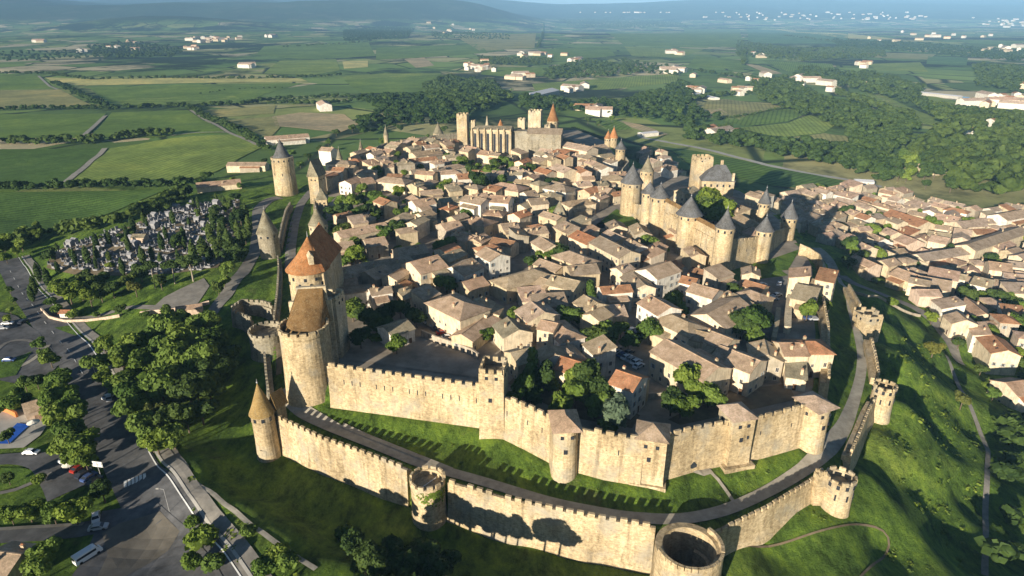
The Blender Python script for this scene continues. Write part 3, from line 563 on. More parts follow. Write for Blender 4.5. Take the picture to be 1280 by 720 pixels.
# Tresau tower ----------------------------------------------------------------
TX, TY = -60.5, 166.5; r = root('corner_keep', TX, TY); b = MB()
b.lathe(0, 0, [(8.1, -9), (7.5, -3), (7.1, 6), (6.95, 15.6), (7.15, 16), (7.15, 17.1), (6.3, 17.1), (6.3, 15.5), (.05, 15.5)], 40); b.build('drum_tower', 'stone', r)
b = MB(); ring_merlons(b, 7.15, 17.0, 17, h=1.0, t=.7, frac=.7); b.build('battlement_trim', 'stone', r)
b = MB(); n = 20; vs = []
for j, (k, z) in enumerate(((0, 15.6), (.25, 18.6), (.6, 22.4), (1, 26))):
    for i in range(n+1):
        a = math.pi+math.pi*i/n; ex, ey = 5.9*math.cos(a), 5.7*math.sin(a); t_ = i/n
        tx, ty = (-2.4+7.0*t_), 6.2+1.0*t_
        kk = 1-(1-k)**1.25; vs.append((ex+(tx-ex)*kk, ey+(ty-ey)*kk, z if j < 3 else 26.2))
b.add(vs, [(j*(n+1)+i, j*(n+1)+i+1, (j+1)*(n+1)+i+1, (j+1)*(n+1)+i) for j in range(3) for i in range(n)])
b.add([(-5.9, 0, 15.6), (-2.4, 6.2, 26.2), (-5.9, 6.5, 15.6)], [(0, 1, 2)]); b.add([(5.9, 0, 15.6), (4.6, 7.2, 26.2), (5.9, 7, 15.6)], [(0, 1, 2)])
b.build('roof', 'r_oldbrown', r)
b = MB(); b.obox(1.2, 7.3, .13, 4.3, .55, -4, 26.7); b.obox(.3, 7.6, .13, 6.2, .5, -4, 22); b.build('gable_wall', 'stone_pale', r)
b = MB(); b.box(-6.2, 5.2, 2, 8.2, -5, 15.4); b.build('rear_block', 'stone', r)
reg(r, 'great round corner tower with battlements and steep brown half-cone roof', 'tower', None, False)
x, y = g(417,447,0); rect_tower('flat-topped square stair tower joined to the great round corner tower', x+.3, y+3.6, R(-8), 3.0, 3.6, -5, 20.5, None, mat='stone_pale', where=False, wn=1, ruin=.15)
# Castle -----------------------------------------------------------------
def castle_round(look, px, base, eave, apex, hw, rhw=None, z0=0, name='castle_tower', rmat='r_slate', bx=None, **k):
    x, y = g(bx or px, base, z0); y += 2; x2 = (px-640)/FPX
    z1 = hz(eave, y-1); za = hz(apex, y); f = CT*y-ST*(z1-CAMH); x = (px-640)/FPX*f; rad = hw/FPX*f
    return round_tower(look, x, y, rad, z0-5, z1, True, za-z1, rmat, over=(rhw-hw)/FPX*f if rhw else .5, where=False, name=name, wz=2.0, wn=6, batter=.05, **k), (x, y, z1, rad)
castle_round('small tower with grey-green cone roof beside the shaded lane', 334, 318, 291, 261, 12, 13.5, z0=-7, mat='stone_grey', rmat='r_greycone')
_, C1 = castle_round('tall slim castle tower with blue slate roof at the castle left end', 790, 269, 228, 205, 12.5, 14.5)
_, C2 = castle_round('slender castle tower with yellowish roof and thin spire behind the left end', 809, 236, 214, 196, 8.5, 8.5, rmat='r_greycone')
_, C3 = castle_round('left one of the twin slate gate towers of the castle', 812, 287, 241, 227, 9, 11)
_, C4 = castle_round('right one of the twin slate gate towers of the castle', 825, 294, 246, 230, 11.5, 13)
_, C5 = castle_round('castle tower with wide overhanging slate roof like a mushroom cap', 862, 318, 268, 245, 13, 17)
_, C6 = castle_round('tallest foreground castle tower, slate cone, nearest the parked cars', 907, 345, 284, 260, 11.5, 13, conc=True)
_, C7 = castle_round('slate-roofed castle tower with low cone beside the crenellated front', 956, 329, 288, 270, 10, 12)
_, C8 = castle_round('slate-roofed castle tower at the right-hand corner of the castle', 987, 300, 272, 252, 9, 11)
_, C9 = castle_round('small slate-roofed tower rising behind the castle courtyard', 956, 283, 254, 235, 6.5, 8)
# keep and donjon
x, y = g(876,238,0); z1 = hz(197, y); rect_tower('tall plain square keep with flat battlemented top in the castle', x, y+4, R(5), 5.2, 4.8, -5, z1, None, where=False, wn=1)
x, y = g(896,244,0); zc = hz(226, y); r = root('castle_hall', x, y+6, 0, R(-8)); b = MB(); b.box(-9, 10, -7, 7, -4, zc); b.build('wall', 'stone', r)
b = MB(); b.add([(-9.6,-7.6,zc-.1),(10.6,-7.6,zc-.1),(10.6,7.6,zc-.1),(-9.6,7.6,zc-.1),(-1,0,zc+8.5),(5,0,zc+8.5)], [(0,1,5,4),(1,2,5),(2,3,4,5),(3,0,4),(0,3,2,1)]); rf = b.build('roof', 'r_slate', r)
b = MB(); b.box(2, 3.6, .5, 2, zc+6, zc+11); b.build('chimney', 'stone', rf); b = MB(); b.box(8.2, 9.6, -7.2, -5.8, zc-2, zc+5); b.build('chimney', 'stone_pale', rf)
for i in range(5):
    bb = MB(); bb.box(-.5, .5, -.15, .15, 0, 1.5); bb.build('window', 'glass', r, (-7+i*3.6, -7.03, zc-3.5))
reg(r, 'castle hall with big hipped slate roof beside the square keep', 'castle hall', None, False)
def cwall(look, A, B, yA, yB, basez=-4, **k):
    """wall between tower centres, tops given by pixel rows"""
    d = math.dist(A[:2], B[:2]); u = ((B[0]-A[0])/d, (B[1]-A[1])/d)
    p = (A[0]+u[0]*(A[3]-.3), A[1]+u[1]*(A[3]-.3)); q = (B[0]-u[0]*(B[3]-.3), B[1]-u[1]*(B[3]-.3))
    return wall(look, [p, q], basez, [hz(yA, p[1]), hz(yB, q[1])], 2.0, -1, period=2.5, where=False, name='castle_wall', **k)
def walkroof(A, B, z, look):
    an = math.atan2(B[1]-A[1], B[0]-A[0]); L = math.dist(A[:2], B[:2])-A[3]-B[3]+1; m = ((A[0]+B[0])/2-2.6*math.sin(an), (A[1]+B[1])/2+2.6*math.cos(an)); r = root('wall_range', m[0], m[1], 0, an)
    b = MB(); b.box(-L/2, L/2, -1.9, 2.2, -2, z-1.3); b.build('wall', 'stone', r); b = MB(); b.add([(-L/2,-2.2,z-1.2),(L/2,-2.2,z-1.2),(L/2,2.8,z-2.2),(-L/2,2.8,z-2.2),(-L/2,-1.6,z+.5),(L/2,-1.6,z+.5)], [(0,1,5,4),(4,5,2,3),(0,4,3),(1,2,5),(0,3,2,1)]); b.build('roof', 'r_oldbrown', r); reg(r, look, 'building', None, False)
cwall('short castle wall between the left end tower and the twin gate towers', C1, C3, 254, 258)
cwall('castle wall between the twin gate towers and the wide-capped tower', C4, C5, 262, 277, slits=3)
cwall('castle wall between the wide-capped tower and the tallest tower', C5, C6, 285, 302, slits=4)
walkroof(C4, C5, hz(266, C5[1]), 'narrow roofed range behind the castle wall left of the wide-capped tower'); walkroof(C5, C6, hz(291, C6[1]), 'narrow roofed range behind the castle wall right of the wide-capped tower')
cwall('crenellated castle front between the tallest tower and the low-coned tower', C6, C7, 300, 296, slits=4)
cwall('crenellated castle wall between the low-coned tower and the right corner tower', C7, C8, 292, 285, slits=3)
# ranges of buildings within the castle are in the house table
wall('curved rampart linking the castle corner to the small gate building', [g(1000,306,5), g(1012,310,4), g(1024,318,3), g(1029,330,3), g(1026,340,3)], -6, [6, 4.5, 3.5, 3, 3], 1.8, -1, merl=False, where=False, period=2.3)
wall('rear castle wall behind the courtyard trees', [(C9[0]+3, C9[1]+4), g(925,262,5), g(905,246,5)], -6, 7, 1.8, -1, merl=False, where=False, name='castle_wall')
# far west rampart towers
castle_round('slate-cone tower with bartizans on the rampart behind the castle', 776, 207, 186, 175, 6, 7.5)
castle_round('twin-peaked orange-roofed tower, its taller half, beyond the basilica square', 767, 184, 172, 158.5, 5, 6, rmat='r_bigorange'); castle_round('twin-peaked orange-roofed tower, its shorter half, beyond the basilica square', 760, 184, 173, 163, 4, 5, rmat='r_bigorange')
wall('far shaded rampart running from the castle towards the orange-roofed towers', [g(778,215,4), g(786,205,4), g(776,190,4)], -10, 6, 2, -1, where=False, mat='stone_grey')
# Basilica ---------------------------------------------------------------
def pt(px, py, z=0): return g(px, py, z)
x, y = pt(600,196,0); r = root('basilica', x, y, 0, R(-10)); Z = hz(160, y)-1; b = MB()
b.box(-6, 24, 0, 14, -3, Z); b.build('choir', 'stone_pale', r)
b = MB(); b.box(24.1, 36, 3, 12, -3, Z-1); b.box(36.1, 62, 2, 16, -3, Z-2.5); b.build('nave', 'stone_grey', r)  # nave side is in shade, put into the darker grey stone
for i in range(7): bb = MB(); bb.box(-.7, .7, -1.6, 0, -3, Z-1); bb.box(-.4, .4, -1.2, -.4, Z-1, Z+1.0); bb.build('buttress', 'stone', r, (-6+i*5, -.01, 0))
for i in range(6): bb = MB(); bb.box(-.9, .9, -.1, .1, 3, Z-3); bb.build('window', 'glass', r, (-3.5+i*5, -.06, 0))
b = MB(); b.add([(-6.5,-.5,Z),(24.5,-.5,Z),(24.5,14.5,Z),(-6.5,14.5,Z),(-3,7,Z+2),(24,7,Z+2)], [(0,1,5,4),(1,2,5),(2,3,4,5),(3,0,4)]); b.build('roof', 'r_olive', r)
b = MB(); b.add([(36,1.5,Z-2.5),(62.5,1.5,Z-2.5),(62.5,16.5,Z-2.5),(36,16.5,Z-2.5),(36,9,Z+1),(62.5,9,Z+1)], [(0,1,5,4),(1,2,5),(2,3,4,5),(3,0,4)]); b.build('roof', 'r_brown', r)
b = MB(); b.lathe(4, 9, [(1.6, Z-1), (1.3, Z+2), (.05, Z+9)], 8); b.build('spire', 'stone_pale', r)
b = MB(); b.lathe(14, 12, [(2.6, Z-1), (2.2, Z+1.5), (.05, Z+6)], 8); b.build('spire', 'r_bigorange', r)
reg(r, 'gothic basilica with tall buttressed choir at the far end of town', 'church', None, False)
for (px, base, top, hw, look, roofx) in [(579,181,143,6.5,'tall bare square tower left of the basilica',None),(592,180,151,2.6,'very thin pinnacle tower just left of the basilica choir',None),(652,192,149,4.5,'square tower against the right end of the basilica choir',None),(669,176,139,8,'broad ruined-topped tower behind the basilica nave',None),(684,190,157,3.6,'slim tower nearest the long cream building at the basilica',None)]:
    x, y = pt(px, base); z1 = hz(top, y); f = CT*y-ST*(z1-CAMH); rect_tower(look, x, y+hw/FPX*f, R(-10), hw/FPX*f, hw/FPX*f, -6, z1, None, where=False, wins=False, mat='stone' if px < 600 else 'stone_pale')
castle_round('round tower with bright orange cone roof behind the basilica', 691, 180, 151, 129, 7, 7.5, rmat='r_bigorange')
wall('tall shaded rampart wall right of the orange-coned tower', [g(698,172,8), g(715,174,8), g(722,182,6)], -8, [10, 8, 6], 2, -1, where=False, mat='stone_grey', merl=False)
# ------------------------------------------------------------------ roads, paths, fields
def copy_tree(o, loc, rz=0, s=1.0, parent=None):
    c = o.copy(); COL.objects.link(c); c.location = loc; c.rotation_euler = (0, 0, rz); c.scale = (s, s, s) if not isinstance(s, tuple) else s
    for ch in o.children:
        d = ch.copy(); COL.objects.link(d); d.parent = c
        for e in ch.children:
            f = e.copy(); COL.objects.link(f); f.parent = d
    return c
structure(sheet('town_ground', [(p[0], p[1]) for p in [((q[0]-10)*.975+10, (q[1]-330)*.975+330) for q in IN]], 'cityground', .08, 6))
MAIN = TP([(8,325),(30,365),(58,400),(92,440),(118,485),(142,540),(172,600),(205,650),(250,712),(285,770)])
structure(strip('road', MAIN, [10,10,11,12,12,12,12,14,17,17], 'asphalt', .16))
def offline(P, d):
    n = offs(P); return [(p[0]+m[0]*d, p[1]+m[1]*d) for p, m in zip(P, n)]
RS = [(a, b) for a, b in MAIN]
structure(strip('pavement', offline(RS, 8.6) , 3.2, 'paving', .28)); structure(strip('kerb', offline(RS, 6.9), .7, 'concrete', .38)); structure(strip('edge_line', offline(RS, 5.4), .3, 'paint', .3))
structure(strip('footpath', TP([(213,560),(232,592),(250,622),(275,662),(300,700),(330,745)]), 2.6, 'paving', .2))
structure(strip('footpath', TP([(240,600),(268,618),(300,645),(345,680),(395,712)]), 1.2, 'path', .2))
structure(sheet('road_junction', TP([(128,640),(195,628),(240,665),(275,715),(300,760),(60,760),(105,700),(118,668)]), 'asphalt', .26))
structure(sheet('worn_asphalt', TP([(150,655),(200,640),(225,665),(210,690),(150,725),(115,735),(135,695),(128,668)]), 'asphalt_light', .34))
structure(strip('side_road', TP([(-40,672),(40,668),(100,664),(135,655)]), 5.5, 'asphalt', .22)); structure(strip('pavement', TP([(-40,664),(40,660),(105,656)]), 1.2, 'paving', .34))
structure(strip('drive', TP([(-30,578),(20,572),(55,575),(80,592),(95,612)]), [5,5,7,11,13], 'asphalt', .22)); structure(strip('footpath', TP([(-20,622),(20,613),(50,600),(66,592)]), 1.4, 'paving', .3))
structure(sheet('car_park', TP([(-30,470),(-30,385),(20,395),(48,415),(78,452),(60,470),(20,480)]), 'asphalt', .2)); structure(strip('footpath', TP([(-10,470),(20,462),(45,450),(60,432)]), 2.0, 'path', .3))
structure(strip('footpath', TP([(-10,445),(10,425),(40,425),(58,440)]), 1.6, 'paving', .3))
structure(strip('lane', TP([(258,402),(282,370),(303,342),(318,318),(322,290),(323,262),(335,250),(350,247)]), [5,6,6,6,6,7,8,8], 'paving', .2)); structure(strip('lane', TP([(262,398),(225,388),(160,384),(110,398),(75,400)]), [4,4,3,3,3], 'paving', .22))
structure(sheet('gravel_yard', TP([(185,390),(205,372),(255,348),(262,358),(240,392)]), 'paving', .2))
LP = [(363,335),(363,312),(368,280),(376,255),(390,238)]
structure(strip('lists_lane', TP(LP), 5.0, 'paving', .2)); structure(strip('lists_lane', TP([(345,470),(348,440),(350,410)]), 3.5, 'earth', .2))
LR = TP([(352,488),(375,514),(420,537),(470,557),(530,582),(600,601),(690,629),(780,647),(850,651),(905,640),(960,615),(1005,588),(1035,560),(1055,535),(1068,500),(1076,470),(1078,445),(1072,415),(1064,385),(1055,360),(1043,338),(1020,310)])
structure(strip('lists_path', LR, [5,4.5,3.6,3.4,3.2,3.2,3.2,3.4,3.4,3.4,3.4,3.6,5,4,3.2,3,3,3,3.4,4,5,5], 'path', .2))
for P, wd in (([(428,532),(470,550),(520,570),(565,588)], 1.4),): structure(strip('bare_earth', TP(P), wd, 'path', .32))
structure(sheet('ramp', TP([(862,588),(875,575),(884,582),(892,592),(880,596),(868,592)]), 'path', .25)); structure(strip('footpath', TP([(885,588),(897,600),(908,615),(916,627)]), .9, 'path', .3))
structure(strip('village_road', TP([(1052,345),(1075,358),(1110,372),(1145,385),(1172,405),(1190,432),(1200,455)]), [6,6,6,5,5,5,4], 'paving', .25)); structure(strip('footpath', TP([(1183,445),(1196,475),(1210,505),(1222,530),(1235,560),(1233,600),(1232,650),(1231,720)]), 1.5, 'paving', .25))
structure(strip('footpath', TP([(895,690),(960,683),(1020,668),(1070,655),(1108,655),(1120,672),(1110,692),(1075,722)]), .5, 'earth', .2))  # path lies in shade; that shade is put into its dark earth colour
structure(strip('road', TP([(800,172),(868,184),(925,198),(960,207),(1020,219),(1070,227),(1102,234)]), 7, 'concrete', .4))
structure(strip('village_road', TP([(1280,322),(1245,330),(1210,336),(1202,360),(1196,385)]), 5, 'asphalt', .25))
# zebra crossing, lane marks
for i in range(6):
    t = i/5; a = T(157+t*24, 606-t*9); b_ = MB(); b_.obox(0, 0, R(120), 1.5, .35, 0, .02); structure(b_.build('crossing_stripe', 'paint', None, (a[0], a[1], zt(a[0], a[1])+.32)))
for q in range(0, 40):
    pass
ml = resample(offline(RS, -1.0), 6)[4:30]
for i, p in enumerate(ml[:-1]):
    if i % 2 == 0:
        q = ml[i+1]; m = ((p[0]+q[0])/2, (p[1]+q[1])/2); b_ = MB(); b_.box(-1.6, 1.6, -.09, .09, 0, .02); structure(b_.build('lane_marking', 'paint', None, (m[0], m[1], zt(*m)+.3), math.atan2(q[1]-p[1], q[0]-p[0])))
FIELDS = [('f_green',[(0,143),(133,142),(100,173),(-20,173)]),('f_green',[(140,141),(235,138),(282,166),(110,176)]),('f_dgreen',[(-20,187),(128,186),(78,230),(-20,236)]),('f_lgreen',[(137,186),(215,173),(300,168),(327,185),(270,215),(230,229),(88,230)]),('f_dgreen',[(-40,242),(80,240),(215,236),(150,262),(75,285),(-40,302)]),('f_green',[(-10,94),(48,95),(65,110),(-10,112)]),('f_olive',[(-10,113),(75,112),(122,134),(-10,137)]),('f_yellow',[(56,97),(120,99),(250,97),(375,98),(385,102),(240,104),(110,107),(74,106)]),('f_green',[(112,110),(240,106),(380,104),(330,118),(300,130),(138,132)]),('f_lgreen',[(140,125),(290,118),(300,124),(290,130),(140,131)]),('f_olive',[(240,139),(345,132),(342,142),(262,148)]),('f_tan',[(340,146),(375,141),(430,143),(450,155),(425,166),(345,158)]),('f_olive',[(282,151),(345,146),(350,160),(340,170),(330,172)]),('f_green',[(430,100),(552,93),(545,115),(452,117)]),('f_lgreen',[(425,96),(480,92),(552,92),(545,96),(440,102)]),('f_tan',[(505,74),(530,72),(543,82),(520,85)]),('f_yellow',[(428,77),(460,76),(460,84),(430,86)]),
 ('f_green',[(470,60),(600,55),(610,66),(560,70),(470,75)]),('f_green',[(330,58),(460,52),(470,70),(380,74),(320,68)]),('f_lgreen',[(350,76),(420,74),(425,88),(390,94),(330,92)]),('f_olive',[(570,45),(670,42),(668,60),(600,64)]),('f_green',[(672,62),(760,58),(770,70),(700,76)]),('f_green',[(610,84),(730,84),(725,93),(640,97),(600,93)]),('f_lgreen',[(665,105),(800,95),(850,92),(845,103),(760,112),(670,115)]),('f_green',[(760,42),(880,40),(885,60),(780,56)]),('f_lgreen',[(780,58),(880,62),(850,72),(790,70)]),('f_green',[(855,36),(925,36),(928,60),(860,56)]),('f_teal',[(935,36),(1060,40),(1060,55),(935,54)]),('f_yellow',[(970,36),(1060,42),(1130,50),(1060,48)]),
 ('f_olive',[(860,132),(905,124),(985,134),(940,142),(925,150),(858,145)]),('f_green',[(898,150),(938,143),(985,136),(1010,142),(985,152),(930,158)]),('f_lgreen',[(920,160),(985,154),(1012,144),(1045,156),(1030,166),(975,172)]),('f_olive',[(925,165),(975,173),(1030,167),(1070,172),(1060,178),(960,182)]),('f_tan',[(872,138),(900,136),(910,142),(880,146)]),('f_lgreen',[(1080,110),(1098,115),(1150,140),(1200,158),(1190,165),(1130,148),(1090,128)]),('f_tan',[(1085,112),(1092,113),(1130,135),(1120,137)]),('f_olive',[(1068,130),(1090,135),(1105,142),(1080,142)]),
 ('f_green',[(870,70),(925,75),(930,88),(860,82)]),('f_tan',[(928,79),(948,82),(978,92),(960,93)]),('f_green',[(950,75),(1040,80),(1045,90),(985,90)]),('f_lgreen',[(1085,80),(1150,78),(1160,90),(1095,88)]),('f_teal',[(1160,70),(1210,72),(1208,82),(1158,80)]),('f_olive',[(1080,65),(1170,68),(1160,74),(1090,72)]),('f_lgreen',[(1160,118),(1195,128),(1190,136),(1160,130)]),('f_green',[(1175,190),(1280,200),(1280,212),(1200,205)]),('f_green',[(740,148),(775,150),(790,162),(760,163)]),('f_tan',[(770,150),(800,156),(835,168),(825,171),(790,160)]),('f_dgreen',[(820,182),(900,195),(1090,236),(1060,246),(960,232),(860,205)])]  # last field lies in hill shade, put into its dark green
for m_, P in FIELDS: structure(sheet('field', TP(P), m_, .45))
for P, wd in (([(132,145),(118,158),(102,174)], 5), ([(131,186),(108,208),(80,231)], 5), ([(238,138),(260,152),(285,166),(310,176),(330,186)], 4), ([(285,166),(240,166),(215,170)], 3), ([(48,95),(62,108),(72,112)], 5)): structure(strip('farm_track', TP(P), wd, 'path', .7, 8))
for (P, m_) in (([(1128,112),(1212,122),(1205,138),(1196,134),(1205,124),(1128,116)], 'water'), ([(1160,128),(1170,134),(1160,142),(1150,136)], 'water')): structure(sheet('river', TP(P), m_, .8))
structure(sheet('lawn', TP([(68,410),(112,402),(130,400),(118,412),(95,420)]), 'lawn', .2)); structure(sheet('lawn', TP([(-20,585),(25,585),(50,590),(40,605),(-20,618)]), 'lawn', .2)); structure(sheet('lawn', TP([(-20,452),(20,448),(40,440),(20,470),(-20,478)]), 'lawn', .34))
structure(sheet('terrace', TP([(-10,515),(28,512),(55,500),(68,520),(50,545),(30,560),(-10,562)]), 'concrete', .2))
p = TP([(-6,556),(12,556),(38,532),(22,530)]); b = MB(); o = sheet('pool', p, 'pool', .4); reg(o, 'bright blue rectangular swimming pool on a pale terrace', 'pool', None, False, p[0])
structure(sheet('town_lawn', [g(*q,0) for q in [(742,284),(770,262),(815,276),(835,290),(800,282),(764,288)]], 'lawn', .3)); structure(sheet('town_lawn', [g(*q,0) for q in [(835,298),(870,342),(905,350),(985,338),(1000,312),(960,326),(905,334),(862,310)]], 'lawn', .36)); structure(sheet('town_lawn', [g(*q,0) for q in [(875,352),(915,347),(975,338),(985,345),(930,352)]], 'lawn', .3)); structure(sheet('paved_square', [g(*q,0) for q in [(930,352),(985,346),(985,395),(972,480),(958,480),(962,400),(940,372)]], 'paving', .35)); structure(sheet('paved_square', [g(*q,0) for q in [(708,272),(742,268),(770,292),(735,298),(712,290)]], 'paving', .3)); structure(sheet('yard', [g(*q,0) for q in [(430,448),(470,440),(530,425),(598,450),(603,474),(500,460),(430,450)]], 'cityground', .3))
structure(sheet('garden_soil', [g(*q,0) for q in [(635,480),(650,465),(760,492),(800,520),(790,536),(712,522)]], 'earth', .2)); structure(sheet('garden_soil', [g(*q,0) for q in [(835,525),(905,490),(985,480),(995,500),(930,515),(850,532)]], 'earth', .2))
# ------------------------------------------------------------------ trees
def leaves(n, lobes, size, seed, flat=.5):
    rg = np.random.default_rng(seed); c = np.array([l[:3] for l in lobes]); rad = np.array([l[3] for l in lobes]); sq = np.array([l[4] if len(l) > 4 else 1 for l in lobes])
    w = rad**2; k = rg.choice(len(lobes), n, p=w/w.sum()); d = rg.normal(size=(n, 3)); d /= np.linalg.norm(d, axis=1)[:, None]; d[:, 2] = np.where(d[:, 2] < -.35, -d[:, 2], d[:, 2])
    rr = rad[k]*(.72+.34*rg.random(n)**.8); P = c[k]+d*rr[:, None]*np.stack([np.ones(n), np.ones(n), sq[k]], 1)
    nn = d+rg.normal(size=(n, 3))*flat; nn /= np.linalg.norm(nn, axis=1)[:, None]
    a = np.cross(nn, rg.normal(size=(n, 3))); a /= np.linalg.norm(a, axis=1)[:, None]; b = np.cross(nn, a); s = size*(.6+.8*rg.random(n))[:, None]
    V = np.stack([P-a*s-b*s*.6, P+a*s*.7-b*s, P+a*s+b*s*.7, P-a*s*.6+b*s], 1).reshape(-1, 3); F = np.arange(4*n).reshape(n, 4); return V, F
def crown_mesh(name, parts, mat):
    me = bpy.data.meshes.new(name); V = []; F = []; o = 0
    for v, f in parts: V.append(v); F.append(f+o); o += len(v)
    np_mesh(me, np.concatenate(V), np.concatenate(F)); me.materials.append(M[mat]); return me
PROTO = {}
def lobes_broad(rg, h, rx, n=9):
    L = [(0, 0, h*.62, rx*.62, .9)]
    for i in range(n):
        a = 2*math.pi*i/n+rg.random(); r = rx*(.35+.3*rg.random()); L.append((r*math.cos(a), r*math.sin(a), h*(.42+.38*rg.random()), rx*(.32+.22*rg.random()), .85))
    return L
def core(lobes, k=.74):
    V = []; F = []; o = 0
    for l in lobes:
        n, m = 7, 4; P = [(l[0]+l[3]*k*math.sin(math.pi*j/m)*math.cos(2*math.pi*i/n), l[1]+l[3]*k*math.sin(math.pi*j/m)*math.sin(2*math.pi*i/n), l[2]+(l[4] if len(l) > 4 else 1)*l[3]*k*math.cos(math.pi*j/m)) for j in range(m+1) for i in range(n)]
        V += P; F += [(o+j*n+i, o+j*n+(i+1) % n, o+(j+1)*n+(i+1) % n, o+(j+1)*n+i) for j in range(m) for i in range(n)]; o += len(P)
    return np.array(V, float), np.array(F)
def trunk_mb(h, r, limbs=True, seed=0):
    b = MB(); rg = random.Random(seed); b.tube((0, 0, -.6), (0, 0, h*.45), r*1.25, r*.8, 7); b.tube((0, 0, h*.45), (.2, .1, h*.8), r*.8, r*.3, 6)
    if limbs:
        for i in range(4):
            a = i*1.6+rg.random(); b.tube((0, 0, h*(.3+.08*i)), (math.cos(a)*h*.25, math.sin(a)*h*.25, h*(.5+.08*i)), r*.5, r*.15, 5)
    return b
def proto(kind, h, rx, mat, nleaf, size, seed, shape='broad', trunk='bark'):
    rg = np.random.default_rng(seed)
    if shape == 'broad': L = lobes_broad(rg, h, rx)
    elif shape == 'cypress': L = [(0, 0, h*(.12+.1*i), rx*(1-.0*i)*math.sin(math.pi*min(.97, .2+.1*i))**.7, 1.5) for i in range(9)]
    elif shape == 'pine': L = [(rx*.5*math.cos(a), rx*.5*math.sin(a), h*(.82+.06*rg.random()), rx*.55, .45) for a in np.linspace(0, 5.2, 5)]+[(0, 0, h*.9, rx*.6, .5)]
    elif shape == 'poplar': L = [(rg.normal()*.3, rg.normal()*.3, h*(.2+.12*i), rx*(.75+.2*rg.random())*(1-.05*i), 1.2) for i in range(7)]
    elif shape == 'bush': L = [(rx*.4*math.cos(a), rx*.4*math.sin(a), h*(.35+.2*rg.random()), rx*(.5+.15*rg.random()), .8) for a in np.linspace(0, 5.2, 5)]
    r = root(kind, 0, 0); cm = crown_mesh('crown', [core(L, .78), leaves(nleaf, L, size, seed+1)], mat); link('crown', cm, r)
    t = trunk_mb(h, .25 if shape != 'cypress' else .15, shape == 'broad', seed) if shape != 'bush' else trunk_mb(h*.6, .12, False, seed); t.build('trunk', trunk, r)
    return r
ALT = 0
PR = {'B': [proto('broadleaf_tree', 10, 4.6, 'leaf', 1500, .42, s) for s in (11, 12, 13)], 'G': [proto('broadleaf_tree', 10, 4.6, 'leaf_bright', 1500, .42, s) for s in (21, 22)], 'D': [proto('broadleaf_tree', 10, 4.6, 'leaf_dark', 1500, .42, s) for s in (31, 32)],
      'C': [proto('cypress_tree', 10, 1.35, 'leaf_dark', 700, .34, 41, 'cypress')], 'P': [proto('pine_tree', 10, 3.6, 'leaf_dark', 900, .4, 51, 'pine', 'trunk_pale')], 'L': [proto('poplar_tree', 10, 2.0, 'leaf', 900, .38, 61, 'poplar')], 'S': [proto('silver_tree', 10, 4.2, 'leaf_silver', 1200, .42, 71)], 'A': [proto('olive_tree', 10, 4.2, 'leaf_autumn', 1200, .42, 72)], 'U': [proto('bush', 4, 2.4, 'leaf', 500, .35, 81, 'bush'), proto('bush', 4, 2.4, 'leaf_bright', 500, .35, 82, 'bush')]}
USED = set()
LOOK = {'B': 'mid-green broadleaf tree', 'G': 'bright green broadleaf tree', 'D': 'dark green broadleaf tree', 'C': 'narrow dark cypress tree', 'P': 'flat-topped pine with bare pale trunk', 'L': 'slim upright green tree', 'S': 'silvery grey-green tree', 'A': 'olive-green tree', 'U': 'rounded green bush'}
TREES = []
def tree(k, x, y, h, where=True, grp=None, look=None):
    pl = PR[k]; p = random.choice(pl); base = 4 if k == 'U' else 10; s = h/base; z = float(zt(x, y))
    wid = s*(.85+.4*random.random()); s *= .88+.3*random.random()
    loc = (x, y, z); rz = random.random()*6.28
    if id(p) not in USED:
        USED.add(id(p)); p.location = loc; p.rotation_euler = (0, 0, rz); p.scale = (wid, wid, s); o = p
    else: o = copy_tree(p, loc, rz, (wid, wid, s))
    TREES.append((x, y, h)); reg(o, look or LOOK[k], 'bush' if k == 'U' else 'tree', grp, where, (x, y)); return o
def treeC(k, px, py, h, **kw):
    x, y, z = T(px, py); 
    for _ in range(3):
        x, y = g(px, py, float(zt(x, y))+h*.6)
    return tree(k, x, y, h, **kw)
